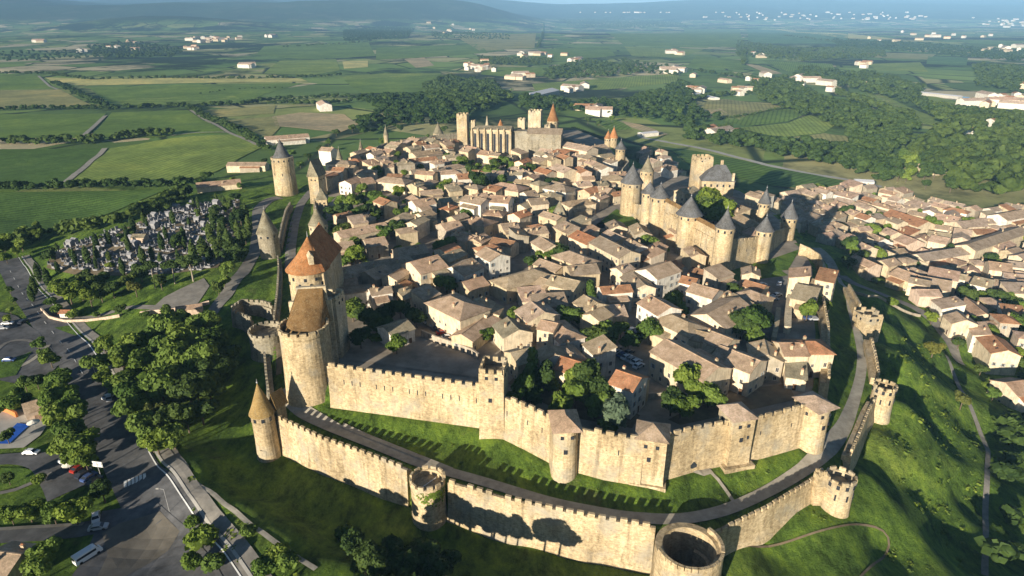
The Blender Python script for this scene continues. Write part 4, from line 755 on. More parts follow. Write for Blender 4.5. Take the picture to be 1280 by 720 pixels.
for q in """D475,405,6 D450,420,6 B440,385,7 D520,395,6 D425,285,7 B445,270,8 D500,285,7 B655,481,6 D665,491,6 G700,508,6 B745,503,7 D757,494,7 B760,532,5 G852,503,7 D840,499,7 B888,489,7 G640,500,5 D680,470,7 B720,470,8 B440,250,9 B470,248,9 D430,262,8 G480,177,11 G497,194,6 B560,229,6 D600,226,10 B615,217,9 B626,224,8 D590,213,9 G443,316,8 U525,275,4 B500,268,5 B480,290,6 D665,325,7 G690,322,7 D700,318,7 B680,321,6 L738,362,7 B712,392,8 D745,417,8 B760,412,7 G757,432,6 G605,415,5 B812,410,7 D822,409,6 B863,478,8 G872,487,7 B938,400,9 D929,404,8 G951,398,7 G1010,388,6 G1026,384,6 L665,459,8 G672,470,5 D735,470,9 D741,486,8 G720,491,7 S770,516,8 G495,430,5 G890,254,12 B880,250,12 G900,262,12 G894,266,11 D885,260,12 D452,262,7 B425,250,6 D415,262,7 G570,205,6 D735,150,9 D748,153,9 G765,148,8 B640,205,6 B655,212,5 B690,318,5 G850,140,9 D470,265,7 B485,255,6 U520,270,4 D795,120,10 B770,228,6 G555,233,5 D480,390,7 D500,385,7 D460,395,7 U470,420,3 U650,487,3 U690,480,3 U700,500,3 U880,495,3 U890,500,3
B215,405,12 B250,402,12 B190,417,11 B165,427,11 B270,420,12 B150,440,10 G180,452,12 B215,447,13 B245,452,13 D270,452,12 B130,432,9 B122,452,9 B150,475,10 B170,490,9 B200,482,12 D235,485,12 D260,482,11 D285,440,9 B160,510,9 B180,530,9 G195,552,8 D210,522,10 D232,520,10 B215,543,9 D250,510,10 G172,508,8 A200,515,8 B235,425,12 B200,432,11 B262,436,11 G130,470,7 G153,455,8 B188,548,8 D245,485,11 B222,470,11
D268,262,8 D276,275,8 D285,258,8 D292,310,9 D300,270,9 D306,295,8 D284,318,8 D272,300,8 D294,245,7 D220,300,7 D130,345,8 D120,352,8 D105,345,7 D140,360,8 D158,350,8 D60,318,7 G85,363,11 G75,357,9 B100,360,10 G112,372,8 D125,365,8 A168,357,9 P190,343,11 P215,336,12 P238,333,12 D175,340,8 D200,350,8 D150,385,5 B210,392,6 B230,396,6 U250,398,4 U180,392,3 U120,392,3 U90,392,4 U70,385,4 U62,375,4
C240,312,15 C252,304,15 C200,298,11 C152,332,8 C135,318,7 C92,320,8 C40,352,11 C46,338,10 C58,345,10 C70,330,8 C265,272,12 C275,290,13 C285,302,15 C290,272,13 C280,252,11 C300,298,13 C296,284,15 C306,262,12 C262,290,12 C310,280,11 C270,310,11 C228,290,10 C178,270,8 D300,315,8 D290,325,7 B282,335,8 B280,350,6 D272,360,6 C38,365,8
B62,448,7 B72,470,8 G78,490,8 B85,508,9 B70,520,9 B90,533,9 G100,552,9 B80,552,8 G106,575,8 B47,430,5 B55,440,6 D126,610,8 G12,642,6 G35,638,6 B66,642,6 G92,640,7 B12,362,4 B16,374,4 B12,386,4 B8,398,4 B55,687,8 B45,708,7 B20,490,6 B10,503,7 B30,478,6 D8,545,5 D45,475,6 D30,500,5 B95,520,8 B62,500,8 G90,570,7 D10,598,4 U48,598,3 U250,668,6 U240,650,3 U265,700,5 U240,700,4 D440,680,6 D490,688,9 D520,693,9 D556,703,8 D470,706,8 U430,664,4 D540,712,8 D500,708,8 D455,700,7 U345,690,4 U310,660,3 U360,700,4 U330,705,4
A1168,434,7 A1204,499,7 U1115,378,4 D1200,425,6 B1225,425,7 B1260,372,8 B1275,382,8 B1255,395,7 D1270,405,8 D1245,400,7 G1265,385,7 B1250,285,5 B1215,405,5 D1190,230,12 D1105,300,8 D1075,310,8 D1062,325,7 D1090,285,8 U1160,430,3 G1165,398,5 D1140,310,6 D1085,270,8
D345,195,7 B365,190,7 D385,195,7 B375,205,6 D350,180,7 D330,200,6 D250,228,7 D235,238,7 G290,225,5 D270,230,6 B300,232,5 D440,160,9 D470,150,9 D420,165,8 D500,160,9 D520,150,10 B410,178,7 D400,185,7 D555,160,9 B535,170,7 G640,112,8 B558,195,6""".split():
    k = q[0]; a = [float(v) for v in q[1:].split(',')]
    if 400 < a[0] < 1040 and 180 < a[1] < 520: a[2] *= 1.28
    treeC(k, *a)
def inpoly(P, x, y):
    c = False
    for (ax, ay), (bx, by) in zip(P, P[1:]+P[:1]):
        if (ay > y) != (by > y) and x < (bx-ax)*(y-ay)/(by-ay)+ax: c = not c
    return c
def sample(P, sp, jit=.45):
    W = TP(P); x0, x1 = min(p[0] for p in W), max(p[0] for p in W); y0, y1 = min(p[1] for p in W), max(p[1] for p in W); out = []; y = y0
    while y < y1:
        x = x0
        while x < x1:
            a, b = x+random.uniform(-jit, jit)*sp, y+random.uniform(-jit, jit)*sp
            if inpoly(W, a, b): out.append((a, b))
            x += sp
        y += sp
    return out
for P, sp, h in (([(1112,225),(1130,200),(1165,205),(1180,235),(1165,240)], 15, 13), ([(1215,455),(1280,455),(1280,500),(1240,520),(1222,490)], 9, 6), ([(0,308),(20,300),(60,285),(60,300),(20,330),(0,335)], 9, 7)):
    for x, y in sample(P, sp): tree(random.choice('BDDG'), x, y, h*random.uniform(.75, 1.15))
print('individual trees', len(TREES))
# woods and hedges: uncountable far masses
FARL = []
for s in range(5):
    rg = np.random.default_rng(100+s); L = lobes_broad(rg, 10, 4.8, 5); parts = [core(L, .85), leaves(70, L, 1.1, s+5, .35)]
    V = np.concatenate([parts[0][0], parts[1][0]]); F = np.concatenate([parts[0][1], parts[1][1]+len(parts[0][0])]); FARL.append((V, F))
def wood(pts, h, look, cat='woodland', name='woodland', hv=.35):
    if not pts: return
    Vs = []; Fs = []; o = 0
    for x, y in pts:
        V, F = FARL[random.randrange(5)]; a = random.random()*6.28; s = h/10*random.uniform(1-hv, 1+hv); ca, sa = math.cos(a), math.sin(a)
        z = float(zt(x, y)); Vs.append(np.stack([(V[:, 0]*ca-V[:, 1]*sa)*s*1.15+x, (V[:, 0]*sa+V[:, 1]*ca)*s*1.15+y, V[:, 2]*s+z-h*.12], 1)); Fs.append(F+o); o += len(V)
    me = bpy.data.meshes.new(name); np_mesh(me, np.concatenate(Vs), np.concatenate(Fs)); me.materials.append(M['leaf_far']); ob = link(name, me)
    ob['kind'] = 'stuff'; reg(ob, look, cat, None, False, pts[0])
WOODS = [([(1130,190),(1170,172),(1235,174),(1290,180),(1290,255),(1225,250),(1180,238),(1160,205)], 15, 18, 'leafy wood above the village at the right edge'), ([(1243,540),(1290,520),(1290,725),(1240,725)], 7.5, 7, 'dense dark trees below the path at the right edge'), ([(855,160),(900,165),(940,178),(1000,182),(1070,190),(1115,205),(1115,228),(1105,230),(1040,212),(960,195),(900,183),(855,176)], 11, 12, 'dark tree belt along the pale road right of the castle'),
 ([(940,105),(985,100),(1010,120),(1060,135),(1130,150),(1150,170),(1125,190),(1110,205),(1070,188),(1050,165),(1000,145),(950,128)], 13, 13, 'thick riverside wood between the striped fields and the green meadow'),
 ([(1080,90),(1150,110),(1165,140),(1110,125),(1060,110)], 16, 13, 'wood just left of the white weir'), ([(1160,135),(1280,150),(1280,165),(1240,168),(1170,160)], 14, 13, 'wood beyond the big right-hand farm roof'), ([(1215,82),(1280,85),(1280,118),(1220,108)], 16, 12, 'plantation of trees at the right edge above the weir'),
 ([(1000,85),(1080,95),(1060,112),(990,98)], 18, 12, 'dark wood band beyond the riverside fields'), ([(920,52),(1000,62),(1100,60),(1110,72),(1000,78),(920,70)], 26, 12, 'long dark wood band on the right plain'), ([(1040,50),(1200,58),(1280,66),(1280,78),(1150,66),(1050,62)], 26, 12, 'dark far wood under the right-hand villages'),
 ([(690,24),(770,21),(850,28),(860,33),(760,36),(720,33)], 40, 13, 'far dark wood in the hazy middle of the plain'), ([(430,38),(475,33),(518,36),(510,48),(430,52)], 24, 12, 'dark wooded hillock left of the plain centre'), ([(110,58),(160,52),(215,58),(230,66),(215,72),(120,74)], 30, 12, 'dark copse on the plain below the left hills'),
 ([(530,108),(560,97),(615,104),(640,125),(600,142),(550,140),(535,125)], 12, 11, 'dark wooded knoll just beyond the basilica'), ([(598,72),(690,74),(690,81),(598,83)], 18, 9, 'tree belt with houses in the middle plain'), ([(680,88),(735,76),(795,85),(805,92),(770,96),(680,101)], 15, 10, 'wood beside the pale houses beyond the basilica'),
 ([(650,122),(720,130),(790,127),(850,103),(868,112),(862,130),(898,152),(860,160),(805,150),(735,142),(650,140)], 13, 10, 'scattered trees between the basilica and the right-hand fields'), ([(430,122),(545,120),(596,146),(560,158),(500,158),(455,170),(440,158),(480,140)], 13, 9, 'shaded trees beyond the far left town edge'),
 ([(0,66),(110,64),(112,74),(0,78)], 40, 10, 'tree band at the left edge of the plain'), ([(540,40),(640,44),(640,50),(540,48)], 40, 10, 'thin tree band in the middle distance'), ([(775,75),(860,88),(850,96),(780,90)], 20, 9, 'tree clump among scattered houses on the plain')]
nw = 0
for P, sp, h, lk in WOODS:
    pts = [p for p in sample(P, sp) if random.random() > .12]; nw += len(pts); wood(pts, h, lk)
def hedge(P, sp, h, wid, look):
    W = TP(P); pts = []
    for a, b in zip(W[:-1], W[1:]):
        d = math.dist(a, b); n = max(1, int(d/sp))
        for i in range(n):
            if random.random() < .9: t = i/n; pts.append((a[0]+(b[0]-a[0])*t+random.uniform(-wid, wid), a[1]+(b[1]-a[1])*t+random.uniform(-wid, wid)))
    wood(pts, h, look, 'hedgerow', 'hedgerow'); return len(pts)
for P, sp, h, wd, lk in [([(-10,139),(60,137),(140,137),(240,134),(300,132),(340,126),(430,122)], 6, 6, 6, 'hedgerow behind the first row of left fields'), ([(-10,180),(60,180),(110,180),(170,172),(215,170)], 4, 7, 5, 'thick dark hedgerow between the two big left fields'), ([(66,104),(90,114),(110,124),(132,134)], 7, 6, 6, 'hedgerow running down beside the left track'), ([(-10,92),(60,93),(110,100),(200,98),(300,99),(400,97),(430,94)], 10, 6, 8, 'thin hedgerow along the yellow field'), ([(-20,238),(60,237),(150,234),(235,232),(262,226)], 4, 5, 4, 'hedgerow along the near edge of the pale green field'), ([(-10,318),(60,296),(110,288),(160,278),(205,262),(235,245)], 3.4, 6, 4, 'thick dark hedge between the dark field and the cemetery'), ([(235,135),(262,150),(300,166),(325,180),(335,190)], 7, 5, 4, 'shrubs along the lane beyond the left fields'), ([(340,130),(400,132),(440,128)], 8, 6, 5, 'hedgerow left of the round knoll'), ([(800,120),(850,128),(900,120),(940,118)], 9, 7, 8, 'hedgerow in front of the right-hand fields'), ([(870,90),(930,98),(985,110)], 12, 8, 8, 'hedgerow left of the riverside wood'), ([(925,60),(930,75),(928,82)], 14, 8, 6, 'tree row crossing the right plain'), ([(680,30),(678,45),(672,60)], 20, 8, 6, 'tree row crossing the middle plain'), ([(1045,118),(1110,140),(1150,152)], 9, 9, 6, 'tree row beside the green meadow strip'), ([(900,150),(945,143),(985,135)], 8, 3, 1, 'low hedge between two striped plots'), ([(1250,160),(1200,150),(1160,140)], 9, 10, 8, 'trees lining the river near the white weir'), ([(350,60),(430,55),(470,52)], 24, 7, 10, 'hedge line in the left middle distance'), ([(250,118),(290,112),(360,110)], 20, 3, 3, 'scattered shrubs in the left middle field'), ([(980,45),(1060,55),(1140,58)], 30, 9, 20, 'tree line across the far right plain')]:
    nw += hedge(P, sp*.55, h*1.25, wd, lk)
print('wood trees', nw)
# slope scrub: rough tufts on the west slope
def scrub(polys, look, mat, smin, smax, n=12):
    Vs = []; Fs = []; o = 0; base = [leaves(n, [(0, 0, .2, 1.0, .5)], .3, 900+i, .6) for i in range(8)]
    for P, sp, keep in polys:
        for x, y in sample(P, sp, .9):
            if random.random() > keep or vn(np.array(x), np.array(y), 6, 9)+.5*vn(np.array(x), np.array(y), 19, 8) < .62: continue
            V, F = random.choice(base); s = random.uniform(smin, smax); V = V*np.array([s, s, s*random.uniform(.6, 1.1)])+np.array([x, y, float(zt(x, y))-.1]); Vs.append(V); Fs.append(F+o); o += len(V)
    me = bpy.data.meshes.new('undergrowth'); np_mesh(me, np.concatenate(Vs), np.concatenate(Fs)); me.materials.append(M[mat]); ob = link('undergrowth', me); ob['kind'] = 'stuff'; reg(ob, look, 'undergrowth', None, False)
SL = [[(1110,500),(1150,470),(1190,500),(1225,560),(1220,650),(1150,690),(1090,620),(1095,560)], [(1110,395),(1150,420),(1180,450),(1170,480),(1120,470)], [(300,650),(350,680),(420,718),(300,740),(270,660)], [(900,650),(1000,640),(1060,640),(950,700),(880,700)], [(1120,650),(1225,650),(1225,720),(1100,720)], [(215,590),(240,600),(300,700),(290,720)], [(430,515),(600,560),(700,600),(815,620),(870,600),(1010,560),(1000,570),(880,635),(780,640),(600,592)]]
scrub([(P, 2.6, .6) for P in SL[:-1]]+[(SL[-1], 3, .3)], 'rough grass tufts on the banks and slopes', 'leaf', .25, .8); scrub([(P, 4.2, .5) for P in SL[:-1]], 'low bright scrub scattered over the slopes', 'leaf_bright', .5, 1.3)
for q in "B455,735,8 D490,745,8 B530,755,8 B560,770,9 B600,765,8 B480,775,10 B400,740,7".split():
    k = q[0]; a = [float(v) for v in q[1:].split(',')]; treeC(k, *a, where=False, look='broadleaf tree on the moat bank below the bottom edge', grp='trees on the near moat bank')
# ------------------------------------------------------------------ houses
WM = {'c': 'w_cream', 's': 'w_sand', 'w': 'w_white', 'g': 'w_grey', 'k': 'w_pink'}; RM = {'b': 'r_brown', 'o': 'r_orange', 'v': 'r_olive', 'p': 'r_pink'}
WL = {'c': 'cream', 's': 'sandy', 'w': 'white', 'g': 'grey stone', 'k': 'pinkish'}; RL = {'b': 'brown', 'o': 'orange', 'v': 'olive-brown', 'p': 'pinkish'}
def win_mesh(w, h, kind):
    b = MB(); b.box(-w-.12, w+.12, -.05, .02, -.14, -.02, 'frame')
    b.box(-w, w, -.03, .06, 0, h, 'glass'); b.box(-w-.1, -w, -.06, .05, 0, h, 'frame'); b.box(w, w+.1, -.06, .05, 0, h, 'frame'); b.box(-w-.1, w+.1, -.06, .05, h, h+.12, 'frame'); b.box(-.03, .03, -.055, .0, 0, h, 'frame')
    if kind: b.box(-w*2.05, -w-.1, -.09, -.02, 0, h, 'shutter'); b.box(w+.1, w*2.05, -.09, -.02, 0, h, 'shutter')
    return b.mesh('window')
WMESH = [win_mesh(.42, 1.3, 0), win_mesh(.42, 1.4, 1), win_mesh(.35, .9, 0)]
db = MB(); db.box(-.55, .55, -.06, .05, 0, 2.1, 'wood'); db.box(-.7, -.55, -.1, .05, 0, 2.25, 'frame'); db.box(.55, .7, -.1, .05, 0, 2.25, 'frame'); DMESH = db.mesh('door')
cb = MB(); cb.box(-.38, .38, -.3, .3, -1.2, 1.15, 'w_sand'); cb.box(-.45, .45, -.37, .37, 1.15, 1.3, 'r_brown'); cb.box(-.25, -.05, -.15, .15, 1.3, 1.6, 'r_orange'); cb.box(.06, .26, -.15, .15, 1.3, 1.6, 'r_orange'); CMESH = cb.mesh('chimney')
HS = []
SUNW = (-math.sin(SUN_AZ), -math.cos(SUN_AZ))
def house(cx, cy, ang, L, w, h, rt='G', rc='b', wc='c', z0=0.0, detail=2, where=True, look=None, grp=None, name='town_house', slope=.2, chim=None, annex=.45):
    r = root(name, cx, cy, 0, ang); X, Y = L/2, w/2; e = z0+h; rise = w*slope; ov = .45; b0 = z0-4.0; b = MB()
    dz = .18
    if rt == 'G':
        P = [(-X,-Y,b0),(X,-Y,b0),(X,Y,b0),(-X,Y,b0),(-X,-Y,e),(X,-Y,e),(X,Y,e),(-X,Y,e),(-X,0,e+rise),(X,0,e+rise)]
        b.add(P, [(0,1,5,4),(2,3,7,6),(1,2,6,9,5),(3,0,4,8,7),(4,5,9,8),(8,9,6,7)]); b.build('wall', WM[wc], r)
        b = MB(); xo, yo = X+.25, Y+ov; zl = e-ov*slope*2+.03; zr = e+rise+.03
        P = [(-xo,-yo,zl),(xo,-yo,zl),(xo,0,zr),(-xo,0,zr),(-xo,yo,zl),(xo,yo,zl)]; P += [(p[0], p[1], p[2]+dz) for p in P]
        b.add(P, [(6,7,8,9),(9,8,11,10),(0,1,7,6),(4,5,11,10),(0,6,9,3),(3,9,10,4),(1,7,8,2),(2,8,11,5),(0,3,2,1),(3,4,5,2)])
    elif rt == 'H':
        b.box(-X, X, -Y, Y, b0, e); b.build('wall', WM[wc], r); b = MB(); xo, yo = X+ov, Y+ov; rx = max(.3, X-Y*.9)
        P = [(-xo,-yo,e-.05),(xo,-yo,e-.05),(xo,yo,e-.05),(-xo,yo,e-.05),(-xo,-yo,e+.12),(xo,-yo,e+.12),(xo,yo,e+.12),(-xo,yo,e+.12),(-rx,0,e+rise+.25),(rx,0,e+rise+.25)]
        b.add(P, [(4,5,9,8),(5,6,9),(6,7,8,9),(7,4,8),(0,1,5,4),(1,2,6,5),(2,3,7,6),(3,0,4,7),(0,3,2,1)])
    else:  # shed: high on +y
        P = [(-X,-Y,b0),(X,-Y,b0),(X,Y,b0),(-X,Y,b0),(-X,-Y,e),(X,-Y,e),(X,Y,e+rise*1.3),(-X,Y,e+rise*1.3)]
        b.add(P, [(0,1,5,4),(1,2,6,5),(2,3,7,6),(3,0,4,7),(4,5,6,7)]); b.build('wall', WM[wc], r)
        b = MB(); xo, yo = X+.25, Y+.35; s_ = rise*1.3/w; P = [(-xo,-yo,e-.35*s_+.03),(xo,-yo,e-.35*s_+.03),(xo,yo,e+rise*1.3+.35*s_+.03),(-xo,yo,e+rise*1.3+.35*s_+.03)]; P += [(p[0], p[1], p[2]+dz) for p in P]
        b.add(P, [(4,5,6,7),(0,1,5,4),(1,2,6,5),(2,3,7,6),(3,0,4,7),(0,3,2,1)])
    if rt == 'G': b.box(-X-.25, X+.25, -.16, .16, e+rise+.12, e+rise+.32)
    rf = b.build('roof', RM[rc], r)
    if random.random() < annex and L > 7:
        sg = random.choice([-1, -1, 1]); aw = random.uniform(2.2, 3.8); al = L*random.uniform(.35, .7); ac = random.uniform(-.5, .5)*(L-al)*.9; ah = e-random.uniform(1.2, 2.8); y0_, y1_ = sg*Y, sg*(Y+aw); ar = aw*.25
        bb = MB(); bb.add([(ac-al/2,y0_,b0),(ac+al/2,y0_,b0),(ac+al/2,y1_,b0),(ac-al/2,y1_,b0),(ac-al/2,y0_,ah+ar),(ac+al/2,y0_,ah+ar),(ac+al/2,y1_,ah),(ac-al/2,y1_,ah)], [(1,2,6,5),(2,3,7,6),(3,0,4,7),(4,5,6,7)]); an_ = bb.build('annex', WM[random.choice([wc, 's', 'g'])], r)
        bb = MB(); y2 = sg*(Y+aw+.35); bb.add([(ac-al/2-.2,y0_+sg*.02,ah+ar+.05),(ac+al/2+.2,y0_+sg*.02,ah+ar+.05),(ac+al/2+.2,y2,ah-.03),(ac-al/2-.2,y2,ah-.03),(ac-al/2-.2,y0_+sg*.02,ah+ar+.22),(ac+al/2+.2,y0_+sg*.02,ah+ar+.22),(ac+al/2+.2,y2,ah+.14),(ac-al/2-.2,y2,ah+.14)], [(4,5,6,7),(0,1,5,4),(1,2,6,5),(2,3,7,6),(3,0,4,7),(0,3,2,1)]); bb.build('roof', RM[random.choice([rc, 'b', 'v', 'o'])], an_)
    if detail:
        if rt == 'G' and random.random() < .3:
            xx = random.uniform(-X*.7, X*.7); bb = MB(); sg = random.choice([-1, 1]); yy = sg*Y*.5; bb.add([(xx-.45, yy-.5, e+rise*(1-abs(yy-.5)/Y)+.27), (xx+.45, yy-.5, e+rise*(1-abs(yy-.5)/Y)+.27), (xx+.45, yy+.5, e+rise*(1-abs(yy+.5)/Y)+.27), (xx-.45, yy+.5, e+rise*(1-abs(yy+.5)/Y)+.27)], [(0,1,2,3)]); bb.build('skylight', 'glass', rf)
        for i in range(chim if chim is not None else random.choice([0, 1, 1, 2])):
            xx = random.uniform(-X*.8, X*.8); yy = random.choice([-.25, .25])*w; zz = e+rise*(1-abs(yy)/Y) if rt != 'S' else e+rise*.65
            link('chimney', CMESH, rf, (xx, yy, zz+.2))
    if detail > 1:
        ca, sa = math.cos(ang), math.sin(ang); doored = False
        for (nx_, ny_, half, off) in ((0,-1,X,Y),(0,1,X,Y),(1,0,Y,X),(-1,0,Y,X)):
            wx, wy = nx_*ca-ny_*sa, nx_*sa+ny_*ca
            if wy > .15: continue
            rot = math.atan2(ny_, nx_)+math.pi/2; n = max(1, int(half*2/3.0))
            for fl in range(max(1, int((h-.6)/2.8))):
                for i in range(n):
                    if random.random() < .22: continue
                    s = -half+2*half*(i+.5)/n+random.uniform(-.25, .25); q = (nx_*(off+.03)-ny_*s, ny_*(off+.03)+nx_*s)
                    if not doored and fl == 0 and i == n//2: link('door', DMESH, r, (q[0], q[1], z0), rot); doored = True; continue
                    if fl*2.8+2.2 > h: continue
                    link('window', random.choice(WMESH), r, (q[0], q[1], z0+.9+fl*2.8+random.uniform(-.1, .1)), rot)
    HS.append((cx, cy, math.hypot(X, Y), ang, X, Y))
    size = 'small ' if L*w < 60 else ('long ' if L > w*2.2 else ('large ' if L*w > 190 else ''))
    lk = look or f"{size}{WL[wc]} house with {'hipped' if rt=='H' else 'gabled' if rt=='G' else 'lean-to'} {RL[rc]} roof"
    reg(r, lk, 'village house' if name == 'village_house' else 'town house', grp, where, (cx, cy)); return r
def hridge(x1, y1, x2, y2, w, h, rt='G', rc='b', wc='c', z0=None, **k):
    sl = k.get('slope', .2); z = (z0 or 0)+h+w*sl
    if z0 is None: z0 = 0; z = h+w*sl
    a = g(x1, y1, z); b = g(x2, y2, z); L = math.dist(a, b)+(w*.9 if rt == 'H' else 0); L = max(L, w*.8)
    return house((a[0]+b[0])/2, (a[1]+b[1])/2, math.atan2(b[1]-a[1], b[0]-a[0]), L, w, h, rt, rc, wc, z0, **k)
TR = """563,370,580,378,13,8.5,H,b,c 603,371,592,387,9,7,G,v,c 613,391,577,418,8,4.5,G,b,s 634,397,648,412,10,6,G,v,c 664,377,680,390,12,8,G,p,c 653,400,664,405,8,5,G,b,s 680,401,694,404,7,9,G,b,c 698,404,708,412,9,7,H,b,w 686,431,694,443,8,7,G,v,w 707,434,713,440,7,6,H,b,s 702,446,735,456,9,6,G,o,c 640,441,664,435,9,6,G,v,s 774,464,798,472,9,9,G,o,w
832,424,898,459,12,8.5,G,b,c 840,394,860,403,10,7,H,v,c 884,393,924,372,14,7,G,b,c 874,414,886,417,8,6,G,v,s 894,416,912,423,9,7,G,b,c 903,433,922,440,8,6,G,b,c 923,441,944,449,10,8,G,b,c 955,425,960,444,9,7,G,v,g 979,429,1000,429,9,8,G,b,c 1003,427,1019,427,9,8,H,o,c 808,337,838,327,11,9,G,b,w 790,340,806,356,9,7,G,b,c 722,288,745,298,10,8,G,o,c 750,295,788,314,11,9,G,b,c
730,369,747,379,9,8,G,v,c 738,393,754,384,8,7,G,v,c 761,388,782,387,6,5,S,p,c 812,369,838,384,10,9,G,b,w 866,354,898,363,9,8,G,b,w 853,345,872,349,7,5,G,o,w 866,334,889,341,5,4,G,o,s 938,363,949,367,8,7,H,b,s 902,367,934,383,6,6,S,v,c 675,296,692,306,9,8,G,b,c 712,314,730,321,11,8,H,b,s 709,333,745,330,10,8,G,b,s 690,344,725,352,10,7,G,v,c 677,347,690,352,8,6,G,v,c 636,346,668,337,11,6,H,v,s 650,367,682,364,8,4,S,p,c
513,328,547,319,14,9,G,b,c 550,311,568,304,7,7,G,o,c 552,321,575,311,8,7,G,v,s 565,334,590,323,12,7,G,b,w 607,309,625,318,10,9,G,b,w 578,353,603,346,9,5,G,b,s 486,345,503,335,7,7,G,b,c 462,362,488,358,6,7,G,b,w 503,367,513,364,6,5,S,v,s 575,291,590,296,8,6,G,b,s 592,299,605,292,8,6,G,b,s 425,336,450,330,12,6,G,b,g 457,340,480,331,11,6,G,b,g 420,351,445,348,10,5,G,b,g 470,326,500,322,12,6,H,b,g 495,311,530,305,11,6,G,b,g
480,409,508,399,9,5,G,v,w 421,290,481,278,9,6,G,b,c 515,251,540,247,10,8,G,b,w 523,267,538,262,8,7,G,v,c 498,271,508,266,9,7,H,v,g 481,221,502,223,11,6,H,b,c 431,226,446,221,9,7,G,b,w 451,226,467,224,7,6,S,b,c 452,212,463,212,8,6,H,b,c 464,207,474,205,8,6,G,b,c 479,205,490,204,8,7,G,b,c 613,244,639,246,11,10,G,b,w 582,244,608,249,10,10,G,b,w 571,218,588,217,10,7,G,o,w 590,213,605,213,9,7,G,o,w 626,228,645,231,12,6,H,p,c 549,248,578,245,8,5,G,v,c
595,271,604,273,11,6,H,b,s 551,280,573,276,12,6,G,b,g 571,288,588,292,9,6,G,b,c 591,294,604,297,8,6,G,b,s 626,280,646,278,9,6,G,b,s 660,249,682,247,10,7,G,b,c 650,256,662,251,8,6,G,v,c 642,267,657,262,8,7,G,o,c 696,205,714,211,11,8,G,p,c 723,208,733,213,8,8,G,o,k 694,230,705,232,11,8,H,b,w 715,251,732,249,9,6,H,v,c 730,237,745,233,9,7,G,o,s 748,233,765,236,9,7,G,b,c 740,228,757,226,8,6,G,v,s 763,241,777,239,7,5,G,o,c 764,219,772,219,11,7,H,v,s
690,174,741,184,12,9,G,p,c 455,300,480,296,10,6,G,b,g 532,340,548,336,8,6,G,v,s 1000,333,1000,345,7,9,S,b,c 1026,341,1042,344,8,9,S,o,c 992,362,1022,368,9,6,S,v,s 1008,352,1024,357,6,6,S,v,c 985,459,1006,462,7,4,S,v,c
867,256,888,252,9,8,G,v,s 838,264,850,262,10,9,H,v,s 850,237,868,233,8,8,G,v,s 925,268,946,280,10,8,G,v,s 940,284,952,290,9,9,G,p,c 915,258,930,264,8,8,S,v,s 839,270,852,277,8,7,G,v,s 843,283,852,289,6,7,S,b,s 886,296,900,306,6,8,S,v,s
560,207,572,205,9,6,H,b,c 515,191,548,186,10,6,G,v,c 511,199,545,196,7,5,G,o,w 540,201,559,199,8,5,G,b,c 466,185,478,187,9,6,G,b,c 402,184,417,185,9,7,G,b,w 418,200,434,201,10,6,H,b,w 601,188,616,190,10,6,G,b,c 655,240,668,238,9,7,G,b,w""".split()
for q in TR:
    a = q.split(','); v = [float(t) for t in a[:6]]; y = v[1]; px, py = (v[0]+v[2])/2, (v[1]+v[3])/2
    hridge(*v, a[6], a[7], a[8], z0=0.0, detail=2 if y > 225 else 1)
print('traced houses', len(HS))
# the small pointed belfry in the square
x, y = g(699,285,0); rect_tower('squat stone belfry with tall grey pyramid roof in the town square', x, y+2, R(0), 3.2, 3.2, -2, 5.5, 'pyr', 8.5, 'r_greycone', where=False, wn=2, mat='stone_pale')
# infill
def free(cx, cy, ang, X, Y, gap=.7):
    for (a, b, r, an, hx, hy) in HS:
        d = math.hypot(a-cx, b-cy)
        if d > r+math.hypot(X, Y)+gap: continue
        # OBB SAT
        for th in (ang, ang+math.pi/2, an, an+math.pi/2):
            ux, uy = math.cos(th), math.sin(th); pr = lambda q, h1, h2: abs(math.cos(q-th))*h1+abs(math.sin(q-th))*h2
            if abs((a-cx)*ux+(b-cy)*uy) > pr(ang, X, Y)+pr(an, hx, hy)+gap: break
        else: return False
    return True
TOWN = [g(*q, 0) for q in [(425,330),(418,300),(412,228),(430,212),(450,200),(490,186),(560,184),(600,200),(645,198),(700,198),(745,190),(765,215),(778,226),(775,250),(745,262),(705,265),(705,285),(720,290),(800,300),(850,325),(905,350),(955,362),(960,420),(968,460),(915,480),(890,455),(840,425),(815,450),(800,470),(700,462),(640,450),(620,430),(560,420),(525,420),(512,380),(430,385),(425,360)]]
GARD = [[(778,272),(800,298),(850,322),(900,352),(990,350),(1003,312),(905,333),(850,300),(810,275)], [(415,238),(490,236),(505,262),(415,276)], [(580,205),(640,208),(630,228),(585,228)], [(655,308),(710,310),(710,332),(660,332)], [(735,405),(770,400),(780,425),(770,455),(735,445)], [(915,385),(960,388),(960,415),(915,410)], [(470,375),(525,372),(520,400),(470,400)], [(430,305),(458,305),(455,325),(430,325)], [(760,425),(820,425),(830,460),(790,462)], [(700,410),(735,380),(725,460),(715,450)]]
GARDW = [[g(*q, 0) for q in P] for P in GARD]
ORI = [(h[0], h[1], h[3]) for h in HS]
